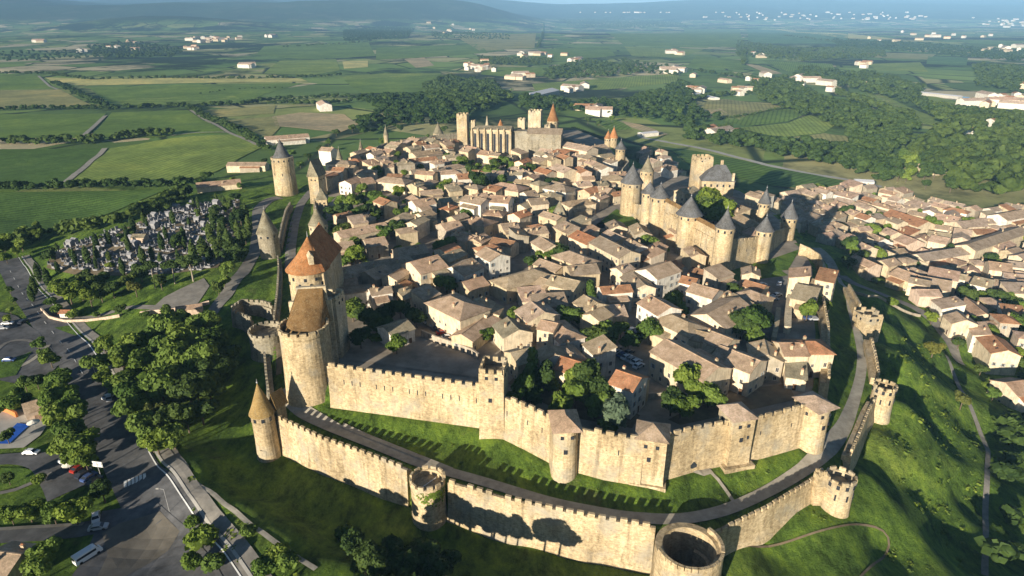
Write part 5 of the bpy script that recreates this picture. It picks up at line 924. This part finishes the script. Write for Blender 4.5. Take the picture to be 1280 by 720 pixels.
def infill(poly, n, avoid, zf, sizes, wcs, rcs, detail, look=None, tries=9000, name='town_house', grp=None, ori=None, hh=(5, 8)):
    x0, x1 = min(p[0] for p in poly), max(p[0] for p in poly); y0, y1 = min(p[1] for p in poly), max(p[1] for p in poly); c = 0
    for _ in range(tries):
        if c >= n: break
        x, y = random.uniform(x0, x1), random.uniform(y0, y1)
        if not inpoly(poly, x, y) or any(inpoly(P, x, y) for P in avoid): continue
        o = min((ori or ORI), key=lambda q: (q[0]-x)**2+(q[1]-y)**2)[2]+random.gauss(0, .1)+random.choice([0, 0, math.pi/2]); k = (1-_/tries*.45)
        L = random.uniform(*sizes[0])*k; w_ = random.uniform(*sizes[1])*k
        if not free(x, y, o, L/2, w_/2, .25): continue
        if any((t[0]-x)**2+(t[1]-y)**2 < (max(L, w_)/2+1.5)**2 for t in TREES): continue
        px, py = proj(x, y, 5); c += 1
        house(x, y, o, L, w_, random.uniform(*hh), random.choice('GGGHS'), random.choice(rcs), random.choice(wcs), zf(x, y), detail=(2 if py > 330 and detail > 1 else min(detail, 1)), look=look, name=name, grp=grp)
    return c
n1 = infill(TOWN, 125, GARDW, lambda x, y: 0.0, ((7.5, 13.5), (6, 9)), 'ccsssgw', 'bbbbvvpo', 2, tries=14000)
print('infill', n1)
c_ = 0
for _ in range(5000):
    x, y = random.uniform(-95, 130), random.uniform(160, 520)
    if c_ > 42 or not inpoly(TOWN, x, y) or not free(x, y, 0, 2.3, 2.3, .2): continue
    if any((t[0]-x)**2+(t[1]-y)**2 < 20 for t in TREES): continue
    tree(random.choice('GBBD'), x, y, random.uniform(5.5, 9)); c_ += 1
c_ = 0
for _ in range(4000):
    x, y = random.uniform(-90, 130), random.uniform(160, 480)
    if c_ > 75 or not inpoly(TOWN, x, y) or not free(x, y, 0, 1.2, 1.2, .3): continue
    if any((t[0]-x)**2+(t[1]-y)**2 < 9 for t in TREES): continue
    tree('U', x, y, random.uniform(2.5, 5.0)); c_ += 1
print('town bushes', c_)
# shaded houses by the left gate street and small back blocks
# lower village on the right ---------------------------------------------------------------------------
def vr(x1, y1, x2, y2, w, h, rt, rc, wc, detail=1, **k):
    zz = float(zt(*T((x1+x2)/2, (y1+y2)/2+5)[:2])); return hridge(x1, y1, x2, y2, w, h, rt, rc, wc, z0=zz, detail=detail, name='village_house', **k)
VT = """1146,318,1205,309,11,8,G,p,c 1208,306,1276,284,11,9,G,b,c 1172,267,1200,272,14,7,G,p,c 1114,262,1160,277,15,7,G,o,c 1195,277,1228,275,12,7,G,p,c 1193,285,1215,288,10,7,G,p,k 1130,294,1146,300,13,6,G,p,k 1166,294,1186,298,12,6,G,p,c 1150,345,1190,352,14,8,G,b,c 1207,372,1232,392,14,7,G,b,c 1196,390,1208,400,10,6,G,b,c 1220,402,1228,418,6,5,S,b,w 1240,418,1260,438,10,6,G,o,c 1226,349,1260,350,11,7,G,b,s 1238,327,1262,330,13,7,G,b,c 1248,268,1280,262,13,8,G,b,w
1156,203,1190,203,20,7,G,b,c 1192,206,1227,212,20,6,G,o,c 1205,345,1216,347,10,7,G,b,c 1122,335,1150,345,12,6,G,b,s 1130,318,1150,326,11,7,G,v,c 1262,478,1278,476,11,7,G,b,c 1272,492,1290,490,9,6,G,o,w 1115,245,1127,248,10,6,G,p,w 1075,250,1100,256,12,6,G,b,g 1240,306,1262,300,9,7,S,p,c 1175,318,1195,324,9,6,H,b,c""".split()
for q in VT:
    a = q.split(','); v = [float(t) for t in a[:6]]; vr(*v, a[6], a[7], a[8], detail=2 if v[1] > 330 else 1)
ORI2 = [(h[0], h[1], h[3]) for h in HS[-27:]]
ROADW = [TP([(1060,352),(1110,365),(1150,380),(1185,410),(1200,460),(1185,460),(1165,415),(1110,382),(1060,368)]), TP([(1196,330),(1210,330),(1203,390),(1190,390)])]
VILL = TP([(1045,290),(1010,255),(1000,240),(1060,238),(1120,245),(1140,258),(1180,262),(1240,272),(1290,262),(1290,455),(1240,450),(1205,440),(1185,415),(1150,380),(1110,360),(1075,345),(1060,320)])
n2 = infill(VILL, 100, ROADW, lambda x, y: float(zt(x, y)), ((8, 15), (7, 9.5)), 'ccsskgw', 'bbpppppvo', 2, tries=12000, name='village_house', ori=ORI2, hh=(5, 7.5), grp='village houses below the ramparts')
V2 = TP([(800,195),(850,205),(930,235),(1000,250),(1010,285),(960,262),(905,235),(860,225),(810,218)])
V3 = TP([(800,192),(830,195),(850,215),(835,225),(812,215)])
n3 = infill(V3, 26, [], lambda x, y: float(zt(x, y)), ((8, 13), (7, 9)), 'ccswg', 'bbvpp', 1, tries=1500, name='village_house', ori=ORI2, hh=(5, 7), grp='shaded houses between the castle and the rampart')
V4 = TP([(940,262),(985,248),(1005,240),(1040,260),(1050,300),(1030,305),(1012,285)])
n4 = infill(V4, 40, [], lambda x, y: float(zt(x, y)), ((8, 14), (7, 10)), 'ccswg', 'bbvpp', 1, tries=3000, name='village_house', ori=ORI2, hh=(5, 7), grp='village houses in shade behind the castle')
c_ = 0
for _ in range(5000):
    x, y = random.uniform(120, 460), random.uniform(150, 620)
    if c_ > 45 or not inpoly(VILL, x, y) or not free(x, y, 0, 2.5, 2.5, .2): continue
    tree(random.choice('GBBDD'), x, y, random.uniform(5.5, 9)); c_ += 1
c_ = 0
for _ in range(5000):
    x, y = random.uniform(120, 460), random.uniform(150, 620)
    if c_ > 55 or not inpoly(VILL, x, y) or not free(x, y, 0, 1.8, 1.8, .1): continue
    tree('U', x, y, random.uniform(3.5, 6)); c_ += 1
print('village', n2, n3, n4)
# individual outlying buildings by left edge
for (x1,y1,x2,y2,w_,h_,rc,wc,lk) in [(285,203,333,203,9,6,'b','c','long low cream building left of the huge round tower'),(245,229,300,224,10,6,'b','c','long cream cottage row at the top of the cemetery'),(331,171,385,167,12,7,'b','w','long cream farm building beyond the huge round tower'),(161,290,182,289,0,0,'b','c','') ,(163,206,164,206,0,0,'b','c','')]:
    if w_: vr(x1, y1, x2, y2, w_, h_, 'G', rc, wc, detail=1, where=False, look=lk)
vr(166,293,182,293,5,3,'G','v','k',detail=0,where=False,look='small stone chapel with sunlit pink front among the tombs')
vr(28,506,62,496,7,3,'G','b','k',detail=1,where=False,look='pool house with brown roof on the terrace')
vr(-4,690,20,693,9,4,'G','b','g',detail=1,where=False,look='shaded grey house cut by the left edge of the picture')
x, y, z = T(84,398); o = vr(76,388,90,388,3,2.6,'G','o','w',detail=0,where=False,look='little kiosk with orange roof on the lawn edge by the road')
vr(220,384,252,380,4,2.5,'G','b','k',detail=0,where=False,look='low pink-walled pavilion beyond the large trees')
# white weir / bridge and glasshouses
def slab(px1, py1, px2, py2, w_, h_, mat, name, look, cat):
    a = T(px1, py1); b_ = T(px2, py2); m = ((a[0]+b_[0])/2, (a[1]+b_[1])/2); L = math.dist(a[:2], b_[:2]); r = root(name, m[0], m[1], float(zt(*m)), math.atan2(b_[1]-a[1], b_[0]-a[0]))
    b = MB(); b.box(-L/2, L/2, -w_/2, w_/2, -1, h_); b.build('wall', mat, r); b = MB(); b.add([(-L/2-.3,-w_/2-.3,h_+.01),(L/2+.3,-w_/2-.3,h_+.01),(L/2+.3,w_/2+.3,h_+.01),(-L/2-.3,w_/2+.3,h_+.01),(-L/2-.3,0,h_+w_*.12),(L/2+.3,0,h_+w_*.12)], [(0,1,5,4),(2,3,4,5),(1,2,5),(3,0,4)]); b.build('roof', 'factory', r); reg(r, look, cat, None, False)
slab(1135,117,1200,124,12,5,'concrete','weir_building','long low white building beside the blue river','building'); slab(660,122,690,118,30,6,'concrete','warehouse','pale flat warehouse beyond the basilica','warehouse'); slab(800,171,820,169,10,4,'w_white','farm_shed','small white shed beside the pale road','shed'); slab(872,121,895,125,14,4,'w_white','greenhouse','whitish greenhouse at the edge of the right-hand fields','greenhouse'); slab(1068,230,1090,233,10,4,'w_white','roadside_shed','whitish roadside building near the end of the pale road','shed')
# tiny far houses ------------------------------------------------------------
def far_mesh(L, w_, h_, wc, rc):
    b = MB(); X, Y = L/2, w_/2; P = [(-X,-Y,-3),(X,-Y,-3),(X,Y,-3),(-X,Y,-3),(-X,-Y,h_),(X,-Y,h_),(X,Y,h_),(-X,Y,h_),(-X,0,h_+w_*.2),(X,0,h_+w_*.2)]
    b.add(P, [(0,1,5,4),(2,3,7,6),(1,2,6,9,5),(3,0,4,8,7)], WM[wc]); b.add([(-X-.3,-Y-.4,h_),(X+.3,-Y-.4,h_),(X+.3,0,h_+w_*.2+.1),(-X-.3,0,h_+w_*.2+.1),(X+.3,Y+.4,h_),(-X-.3,Y+.4,h_)], [(0,1,2,3),(3,2,4,5)], RM[rc]); return b.mesh('far_house')
FM = [far_mesh(16, 10, 7, 'w', 'p'), far_mesh(22, 11, 7, 'c', 'o'), far_mesh(13, 10, 8, 'w', 'o'), far_mesh(28, 12, 6, 'c', 'p'), far_mesh(36, 16, 8, 'w', 'p')]
for px, py, sx, sy, n, lk in [(255,50,32,3,22,'tiny pale house in the village below the left hills'),(243,61,10,2,6,'tiny pale house on the near fringe of the left hill village'),(308,84,11,2.5,6,'cream farm building in the left middle fields'),(50,53,6,1,3,'pale building at the foot of the dark left hills'),(345,47,8,1.5,4,'tiny pale house right of the left hill village'),(405,137,1,.5,1,'lone pinkish cottage at the field edge left of the knoll'),(600,86,26,5,14,'pale house on the slope beyond the dark knoll'),(652,97,14,2,6,'cream house in the row right of the dark knoll'),(660,70,35,3,8,'pale house along the middle plain road'),(722,77,10,2,4,'house beside the wood in the middle plain'),(850,67,14,2,5,'farmhouse on the plain above the castle'),(838,90,14,3,6,'cream house among trees left of the right fields'),(868,115,8,3,4,'cottage at the left corner of the striped fields'),(925,115,9,3,4,'cottage above the striped fields'),(948,71,12,2,4,'white farmhouse on the right middle plain'),(1078,82,10,2,4,'white farmhouse above the riverside wood'),(1000,102,14,4,5,'house by the riverside wood'),(1086,104,1,.6,1,'pink mill-like house at the top of the meadow strip'),(1002,20,130,6,56,'speck-like pale building in the hazy right distance'),(1130,22,22,2,16,'pale building in the largest far right village'),(1250,28,28,5,24,'pale building in the village at the far right edge'),(1160,48,90,6,14,'small pale house scattered over the far right plain'),(1255,64,22,5,8,'pale farm building on the right edge plain'),(1253,131,24,7,20,'pale riverside village house at the right edge'),(741,141,16,4,8,'white house on the rise right of the basilica'),(712,113,22,5,5,'scattered white house beyond the basilica'),(800,12,45,3,16,'tiny building in the hazy middle distance'),(560,35,70,8,8,'lone pale farmhouse on the hazy centre plain'),(150,60,90,6,8,'lone pale farmhouse on the hazy left plain'),(950,100,100,10,8,'cottage scattered over the right middle plain'),(1290,112,10,4,3,'pale house at the very right edge above the wood'),(1245,168,20,8,2,'cottage half hidden in the right-hand trees'),(900,170,12,4,4,'cottage among trees beside the pale road')]:
    for i in range(n):
        a, b_, z = T(min(1279, max(0, random.gauss(px, sx*.6))), max(16, random.gauss(py, sy*.6))); s = 1.0+min(1.2, math.hypot(a, b_)/6000)
        o = link('farmhouse', random.choice(FM), None, (a, b_, float(zt(a, b_))), random.random()*3.14); o.scale = (s*.9, s*.9, s*.9)
        o['label'] = lk; o['category'] = 'farmhouse'
        if n > 1: o['group'] = lk.replace('tiny ', '')+'s'
# ------------------------------------------------------------------ cemetery
gv = []
b = MB(); b.box(-.7, .7, -1.3, 1.3, -.5, .7); b.box(-.55, .55, -1.1, 1.1, .7, .95); b.box(-.75, .75, 1.1, 1.4, -.5, 2.0); gv.append((b.mesh('tomb', 'grave'), 'low pale tomb slab with headstone in the cemetery', 'tombs in the cemetery', 'tomb'))
b = MB(); b.box(-.6, .6, -1.2, 1.2, -.5, .6); b.box(-.15, .15, .9, 1.2, .5, 2.4); b.box(-.5, .5, .93, 1.17, 1.6, 1.9); gv.append((b.mesh('cross_tomb', 'grave'), 'pale tomb with a stone cross in the cemetery', 'cross tombs in the cemetery', 'tomb'))
b = MB(); b.box(-1.3, 1.3, -1.5, 1.5, -.5, 2.4); b.add([(-1.5,-1.7,2.41),(1.5,-1.7,2.41),(1.5,1.7,2.41),(-1.5,1.7,2.41),(0,-1.7,3.3),(0,1.7,3.3)], [(0,1,4),(1,2,5,4),(2,3,5),(3,0,4,5)]); b.box(-.4, .4, -1.54, -1.45, 0, 1.7); gv.append((b.mesh('family_vault', 'grave'), 'small gabled family vault in the cemetery', 'family vaults in the cemetery', 'vault'))
b = MB(); b.box(-.7, .7, -1.3, 1.3, -.5, .6); b.box(-.6, .6, 1.0, 1.25, .6, 1.7); gv.append((b.mesh('dark_tomb', 'grave_dark'), 'polished dark tomb in the cemetery', 'dark tombs in the cemetery', 'tomb'))
CEM = [(58,335),(75,312),(150,288),(232,256),(300,250),(298,285),(272,335),(215,342),(150,345),(100,345)]; W = TP(CEM); structure(sheet('cemetery_ground', W, 'earth', .15))
a0 = T(80,340); a1 = T(230,265); an = math.atan2(a1[1]-a0[1], a1[0]-a0[0]); ux, uy = math.cos(an), math.sin(an); cnt = 0; x0, y0 = a0[0], a0[1]
cand = []
for i in range(-60, 90):
    for j in range(-30, 40):
        u_, v_ = i*2.9, j*4.3+(1.8 if j % 3 == 0 else 0); x, y = x0+ux*u_-uy*v_, y0+uy*u_+ux*v_
        if inpoly(W, x, y) and i % 9 != 0: cand.append((x, y))
random.shuffle(cand)
print('tomb spots', len(cand))
for x, y in cand[:470]:
    k = random.choices([0, 1, 2, 3], [.55, .2, .1, .15])[0]; m = gv[k]; s = random.uniform(.85, 1.2)
    if sum(1 for _ in ()) : pass
    cnt += 1
    if cnt <= 290:
        o = link(m[0].name.split('.')[0], m[0], None, (x, y, float(zt(x, y))), an+random.gauss(0, .06)); o.scale = (s, s, s*random.uniform(.8, 1.2)); o['label'] = m[1]; o['group'] = m[2]; o['category'] = m[3]
    else: gv.append((x, y, k, s))
bb = MB()
for (x, y, k, s) in gv[4:]:
    z = float(zt(x, y)); bb.obox(x, y, an, .7*s, 1.3*s, z-.3, z+.7); bb.obox(x-uy*1.3, y+ux*1.3, an, .7*s, .15, z-.3, z+1.6*s)
if bb.v: o = bb.build('crowded_tombs', 'grave'); o['kind'] = 'stuff'; reg(o, 'densely packed rows of further tombs filling the cemetery', 'tombs', None, False)
for _ in range(60):
    x, y = random.choice(cand); tree('C' if _ < 40 else 'U', x+random.random(), y+random.random(), random.uniform(5, 10) if _ < 40 else random.uniform(2.5, 4))
# cemetery boundary walls
def lowwall(look, P, h, t, mat, name='garden_wall', cat='wall'):
    W = resample(TP(P), 4); b = MB(); cx, cy = W[0]; n = offs(W); vs = []
    for (x, y), nn in zip(W, n):
        z = float(zt(x, y)); vs += [(x+nn[0]*t/2-cx, y+nn[1]*t/2-cy, z-.8), (x+nn[0]*t/2-cx, y+nn[1]*t/2-cy, z+h), (x-nn[0]*t/2-cx, y-nn[1]*t/2-cy, z+h), (x-nn[0]*t/2-cx, y-nn[1]*t/2-cy, z-.8)]
    b.add(vs, [(i*4+j, i*4+(j+1) % 4, (i+1)*4+(j+1) % 4, (i+1)*4+j) for i in range(len(W)-1) for j in range(4)]+[(0,1,2,3), tuple((len(W)-1)*4+j for j in range(4))]); o = b.build(name, mat, None, (cx, cy, 0)); reg(o, look, cat, None, False, (cx, cy))
lowwall('pale low wall curving round the lawn below the cemetery', [(52,388),(62,398),(82,403),(120,401),(150,396)], 1.2, .5, 'w_pink'); lowwall('low pinkish wall behind the large left trees', [(176,394),(215,390),(248,384),(262,380)], 1.6, .5, 'w_pink'); lowwall('curved stone garden wall beside the first street house', [(978,466),(985,474),(997,475),(1008,466)], 2.5, .6, 'w_cream')
lowwall('crumbling garden wall with small pillars above the shaded yard', [(527,420),(545,428),(570,436),(590,444),(598,450)], 2.4, .6, 'w_grey'); lowwall('long garden wall left of the street beside the parked cars', [(972,392),(970,410),(966,430)], 2.6, 1.6, 'w_sand'); lowwall('high garden wall right of the street beside the parked cars', [(986,378),(984,395),(983,418)], 3, 2.2, 'w_cream')
lowwall('cream wall in the little park behind the tiled square tower', [(866,503),(885,497),(905,489)], 2.4, .8, 'w_sand'); lowwall('terrace wall in shade below the long brown-roofed house', [(790,500),(830,498),(870,505),(900,500)], 2, .5, 'w_grey'); lowwall('orange-topped boundary wall behind the round kiosk', [(0,512),(14,518),(22,522)], 2, .6, 'orange_sign'); lowwall('long shaded wall curving beside the church town edge', [(1060,366),(1085,372),(1118,384),(1150,396)], 1.2, .5, 'w_grey')
lowwall('sunlit curved wall at the village lane bend', [(1174,400),(1182,412),(1190,422),(1200,420)], 2, .6, 'w_cream'); lowwall('pale stone wall under the last village houses', [(1215,440),(1235,443),(1262,445)], 3, .8, 'w_cream')
# ------------------------------------------------------------------ vehicles and street things
def car_proto(mat, van=False):
    r = root('parked_van' if van else 'parked_car', 0, 0); b = MB(); L, W_, H1, H2 = (6.8, 2.2, 2.3, 2.9) if van else (4.2, 1.75, .85, 1.42)
    def hull(pts, w0, w1=None):
        n = len(pts); w1 = w1 or w0; return [(x, -w, z) for (x, z), w in zip(pts, w0)]+[(x, w, z) for (x, z), w in zip(pts, w0)], [tuple(range(n)), tuple(reversed(range(n, 2*n)))]+[(i, (i+1) % n, n+(i+1) % n, n+i) for i in range(n)]
    if van: pts = [(-3.4,.35),(3.4,.35),(3.45,1.1),(2.9,1.35),(2.2,2.6),(1.6,2.8),(-3.3,2.8),(-3.4,2.4)]; ws = [1.05,1.05,1.05,1.08,1.0,.98,.98,1.08]
    else: pts = [(-2.1,.3),(2.1,.3),(2.15,.7),(1.2,.92),(.5,1.38),(-1.0,1.42),(-1.75,.98),(-2.12,.85)]; ws = [.85,.85,.84,.88,.68,.68,.86,.85]
    v, f = hull(pts, ws); b.add(v, f); b.build('body', mat, r)
    b = MB()
    if van: b.add([(2.28,-.95,2.52),(2.28,.95,2.52),(2.9,1.0,1.5),(2.9,-1.0,1.5)], [(0,1,2,3)]); b.box(-3.0, 1.9, -1.09, -1.06, 1.6, 2.3); b.box(-3.0, 1.9, 1.06, 1.09, 1.6, 2.3); b.box(-3.44,-3.4,-.8,.8,1.6,2.3)
    else: b.add([(.58,-.64,1.36),(.58,.64,1.36),(1.24,.8,.97),(1.24,-.8,.97)], [(0,1,2,3)]); b.add([(-1.08,-.64,1.40),(-1.08,.64,1.40),(-1.77,.78,1.03),(-1.77,-.78,1.03)], [(0,1,2,3)]); b.add([(.4,-.72,1.34),(-1.0,-.72,1.36),(-1.5,-.885,1.0),(1.0,-.885,1.0)], [(0,1,2,3)]); b.add([(.4,.72,1.34),(-1.0,.72,1.36),(-1.5,.885,1.0),(1.0,.885,1.0)], [(0,1,2,3)])
    b.build('windows', 'glass', r)
    for sx in (-1, 1):
        for sy in (-1, 1):
            b = MB(); rr = .42 if van else .32; n = 12; x = sx*(2.2 if van else 1.3); y = sy*(.98 if van else .8)
            b.add([(x+rr*math.cos(2*math.pi*i/n), y-.12, rr+rr*math.sin(2*math.pi*i/n)) for i in range(n)]+[(x+rr*math.cos(2*math.pi*i/n), y+.12, rr+rr*math.sin(2*math.pi*i/n)) for i in range(n)], [tuple(range(n)), tuple(range(n, 2*n))]+[(i, (i+1) % n, n+(i+1) % n, n+i) for i in range(n)]); b.build('wheel', 'tyre', r)
    return r
CP = {}
CN = {'w': 'white', 'd': 'dark', 'b': 'blue', 'r': 'red', 's': 'silver'}; CMAT = {'w': 'white_car', 'd': 'dark_car', 'b': 'blue_car', 'r': 'red_car', 's': 'silver_car'}
def car(c, px, py, deg, look=None, van=False, s=1.0):
    key = (c, van); x, y, z = T(px, py)
    if key not in CP: CP[key] = o = car_proto(CMAT[c], van); o.location = (x, y, z+.3); o.rotation_euler = (0, 0, R(deg)); o.scale = (s,)*3
    else: o = copy_tree(CP[key], (x, y, z+.3), R(deg), s)
    reg(o, look or f"{CN[c]} car parked", 'van' if van else 'car', None if look else 'cars parked about the town', look is None, (x, y))
car('w', 111, 698, 58, 'long white camper van stopped at the bottom road junction', True, .85)
for c, px, py, dg, lk in [('w',40,568,0,'white car alone on the drive below the pool'),('w',84,576,70,'white car under the roadside trees, leftmost of the parked row'),('s',91,582,70,'silver car second from the left in the shaded parked row'),('r',99,588,70,'dark red car third in the shaded parked row'),('d',105,595,70,'dark car fourth in the shaded parked row'),('b',112,599,70,'blue car fifth in the shaded parked row'),('d',119,604,70,'dark car at the right end of the shaded parked row'),('w',121,650,-60,'white car waiting at the side road mouth'),('s',124,662,15,'silver car turning out of the side road'),('w',10,406,10,'white car at the front of the left car park'),('s',4,412,10,'silver car at the back of the left car park'),('s',137,500,120,'pale car on the pavement edge by the large trees'),('w',137,498,60,'cream car at the foot of the large trees'),('b',12,452,5,'blue car on the car park exit'),('d',30,404,80,'dark car beside the car park entrance'),('r',553,418,20,'red car in the narrow shaded street')]: car(c, px, py, dg, lk)
for i, q in enumerate('w952,358,20 w938,357,10 s966,376,10 s960,374,20 w974,357,60 b948,362,30 d955,368,10 w971,371,30 s1018,401,0 w1026,402,0 b1012,400,0 w828,378,40 s840,368,30 b845,372,20 r849,366,20 w862,386,10 d848,379,10 s838,381,10 w770,443,40 b778,446,40 w783,449,40 s789,452,40 w795,455,40 d786,443,40 w798,460,40 s770,438,40 w790,415,20 b788,418,10 w537,404,30 s545,408,30 d549,412,30 w560,424,20 s470,404,10 w420,397,30 s430,394,20'.split()):
    a = q[1:].split(','); car(q[0], float(a[0]), float(a[1]), float(a[2]))
# sign gantry by the road
x, y, z = T(127,598); r = root('road_sign', x, y, z, R(-10)); b = MB(); b.tube((0, 0, 0), (0, 0, 5.2), .09, .07); b.build('post', 'metal', r); b = MB(); b.box(-1.6, 1.6, -.06, .06, 3.9, 5.6); b.build('panel', 'paint', r); b = MB(); [b.box(a, c, -.09, -.06, d, e) for a, c, d, e in ((-1.5, -1.38, 4, 5.5), (1.38, 1.5, 4, 5.5), (-.06, .06, 4, 5.5), (-1.38, 1.38, 4.7, 4.8))]; b.build('panel_frame', 'glass', r); reg(r, 'white road sign panel on a pole beside the main road', 'sign', None, False)
x, y, z = T(88,588); r = root('parasol', x, y, z); b = MB(); b.tube((0, 0, 0), (0, 0, 2.6), .05, .05); b.build('pole', 'metal', r); b = MB(); b.lathe(0, 0, [(1.7, 2.1), (.03, 2.9)], 10); b.build('canopy', 'cloth', r); reg(r, 'round cream parasol beside the parked cars', 'parasol', None, False)
x, y, z = T(44,535); r = root('parasol', x, y, z); b = MB(); b.tube((0, 0, 0), (0, 0, 2.6), .05, .05); b.build('pole', 'metal', r); b = MB(); b.lathe(0, 0, [(1.8, 2.1), (.03, 2.9)], 10); b.build('canopy', 'cloth', r); reg(r, 'white parasol on the pool terrace', 'parasol', None, False)
def lamp(px, py, look):
    x, y, z = T(px, py); r = root('street_lamp', x, y, z); b = MB(); b.tube((0, 0, 0), (0, 0, 7), .07, .04); b.tube((0, 0, 7), (-1.2, 0, 7.3), .05, .04); b.build('pole', 'metal', r); b = MB(); b.box(-1.8, -1.1, -.15, .15, 7.2, 7.4); b.build('lamp_head', 'concrete', r); reg(r, look, 'street lamp', 'street lamps along the main road', True, (x, y))
for a in ((212,640),(120,470)): lamp(*a, 'grey street lamp')
# ------------------------------------------------------------------ haze
b = MB(); b.box(-36000, 36000, -300, 31000, -150, 900); bm_ = b.mesh('haze'); m = bpy.data.materials.new('haze'); m.use_nodes = True; nt = m.node_tree; nt.nodes.remove(nt.nodes['Principled BSDF']); pv = nt.nodes.new('ShaderNodeVolumePrincipled'); pv.inputs['Color'].default_value = (.32, .62, 1, 1); pv.inputs['Density'].default_value = HAZE_D = 6.5e-5; pv.inputs['Anisotropy'].default_value = -.25
nt.links.new(pv.outputs[0], nt.nodes['Material Output'].inputs['Volume']); bm_.materials.append(m); o = link('haze', bm_); o['kind'] = 'stuff'; o['label'] = 'pale blue haze over the distant plain and hills'; o['category'] = 'haze'
# ------------------------------------------------------------------ labels: look + where
LM = [('the tall square rampart tower', g(616,532,-5)), ('the great round corner tower', (TX, TY)), ('the twin-drum orange gatehouse', (NGX, NGY)), ('the low round-fronted tiled tower', g(705,566,-5)), ('the tiled tower at the rampart bend', g(806,587,-5)), ('the four-windowed pink-roofed tower', g(921,556,-5)), ('the tiled corner tower', g(1014,528,-5)), ('the crenellated corner bastion', EB), ('the ivy-clad half tower', TD), ('the cone-roofed corner tower', CT1),
 ('the huge lone round tower', VD), ('the slender gable-roofed tower', g(397,246,0)), ('the town square belfry', g(699,285,0)), ('the wide-capped castle tower', C5[:2]), ('the tallest castle tower', C6[:2]), ('the castle left end tower', C1[:2]), ('the castle right corner tower', C8[:2]), ('the square castle keep', g(876,238,0)), ('the gothic basilica', g(620,190,0)), ('the long cream basilica annex', g(715,185,0)),
 ('the small grey-cone tower', g(334,313,-7)), ('the blue swimming pool', T(20,545)[:2]), ('the zebra crossing', T(170,602)[:2]), ('the white camper van', T(111,698)[:2]), ('the cemetery chapel', T(172,298)[:2]), ('the little orange-roofed kiosk', T(84,398)[:2]), ('the left car park', T(20,420)[:2]), ('the square open slope tower', g(1084,400,-4)), ('the big right-hand farm roof', T(1190,215)[:2]), ('the long bent village range', T(1205,320)[:2]), ('the village lane bend', T(1190,425)[:2]), ('the small gate building', g(1020,345,0)), ('the left gable-walled white house', g(620,330,0)), ('the big white town house', g(612,255,0)), ('the orange-roofed house by the ramparts', g(720,455,0)), ('the long brown-roofed house', g(868,450,0)), ('the large hip-roofed corner house', g(570,385,0)), ('the castle courtyard', g(890,262,0)), ('the bottom right slope edge', T(1240,650)[:2]), ('the long cemetery cottages', T(275,235)[:2])]
ORD = ['nearest', 'second nearest', 'third nearest', 'fourth nearest', 'fifth nearest', 'sixth nearest', 'seventh nearest', 'eighth nearest', 'ninth nearest', 'tenth nearest', 'eleventh nearest', 'twelfth nearest', 'thirteenth nearest', 'fourteenth nearest', 'fifteenth nearest']+[f'{i}th nearest' for i in range(16, 60)]
B = {}
for rec in REG:
    o, look, cat, where, at = rec
    if not where: continue
    lm = min(LM, key=lambda l: math.dist(l[1], at)); dx, dy = at[0]-lm[1][0], at[1]-lm[1][1]
    side = 'behind' if dy > abs(dx) else 'in front of' if -dy > abs(dx) else 'right of' if dx > 0 else 'left of'
    B.setdefault((look, lm[0], side), []).append((math.hypot(dx, dy), o))
for (look, lm, side), L in B.items():
    L.sort(key=lambda q: q[0])
    for i, (d, o) in enumerate(L):
        o['label'] = f"{look} {side} {lm}" if len(L) == 1 else f"{look} {side} {lm}, {ORD[i]}"
        w_ = o['label'].split()
        if len(w_) > 16: o['label'] = ' '.join(w_).replace(' house with ', ' house, ').replace(', nearest', ', first')
        if not o.get('group'): o['group'] = {'town house': 'houses of the walled town', 'village house': 'houses of the lower village', 'tree': 'trees about the town', 'bush': 'bushes about the town', 'car': 'cars parked about the town'}.get(o['category'], '')
        if not o.get('group'): del o['group']
bad = [o['label'] for o, *_ in REG if not 4 <= len(o['label'].split()) <= 16]
print('bad labels', len(bad), bad[:10]); print('objects', len(bpy.data.objects))
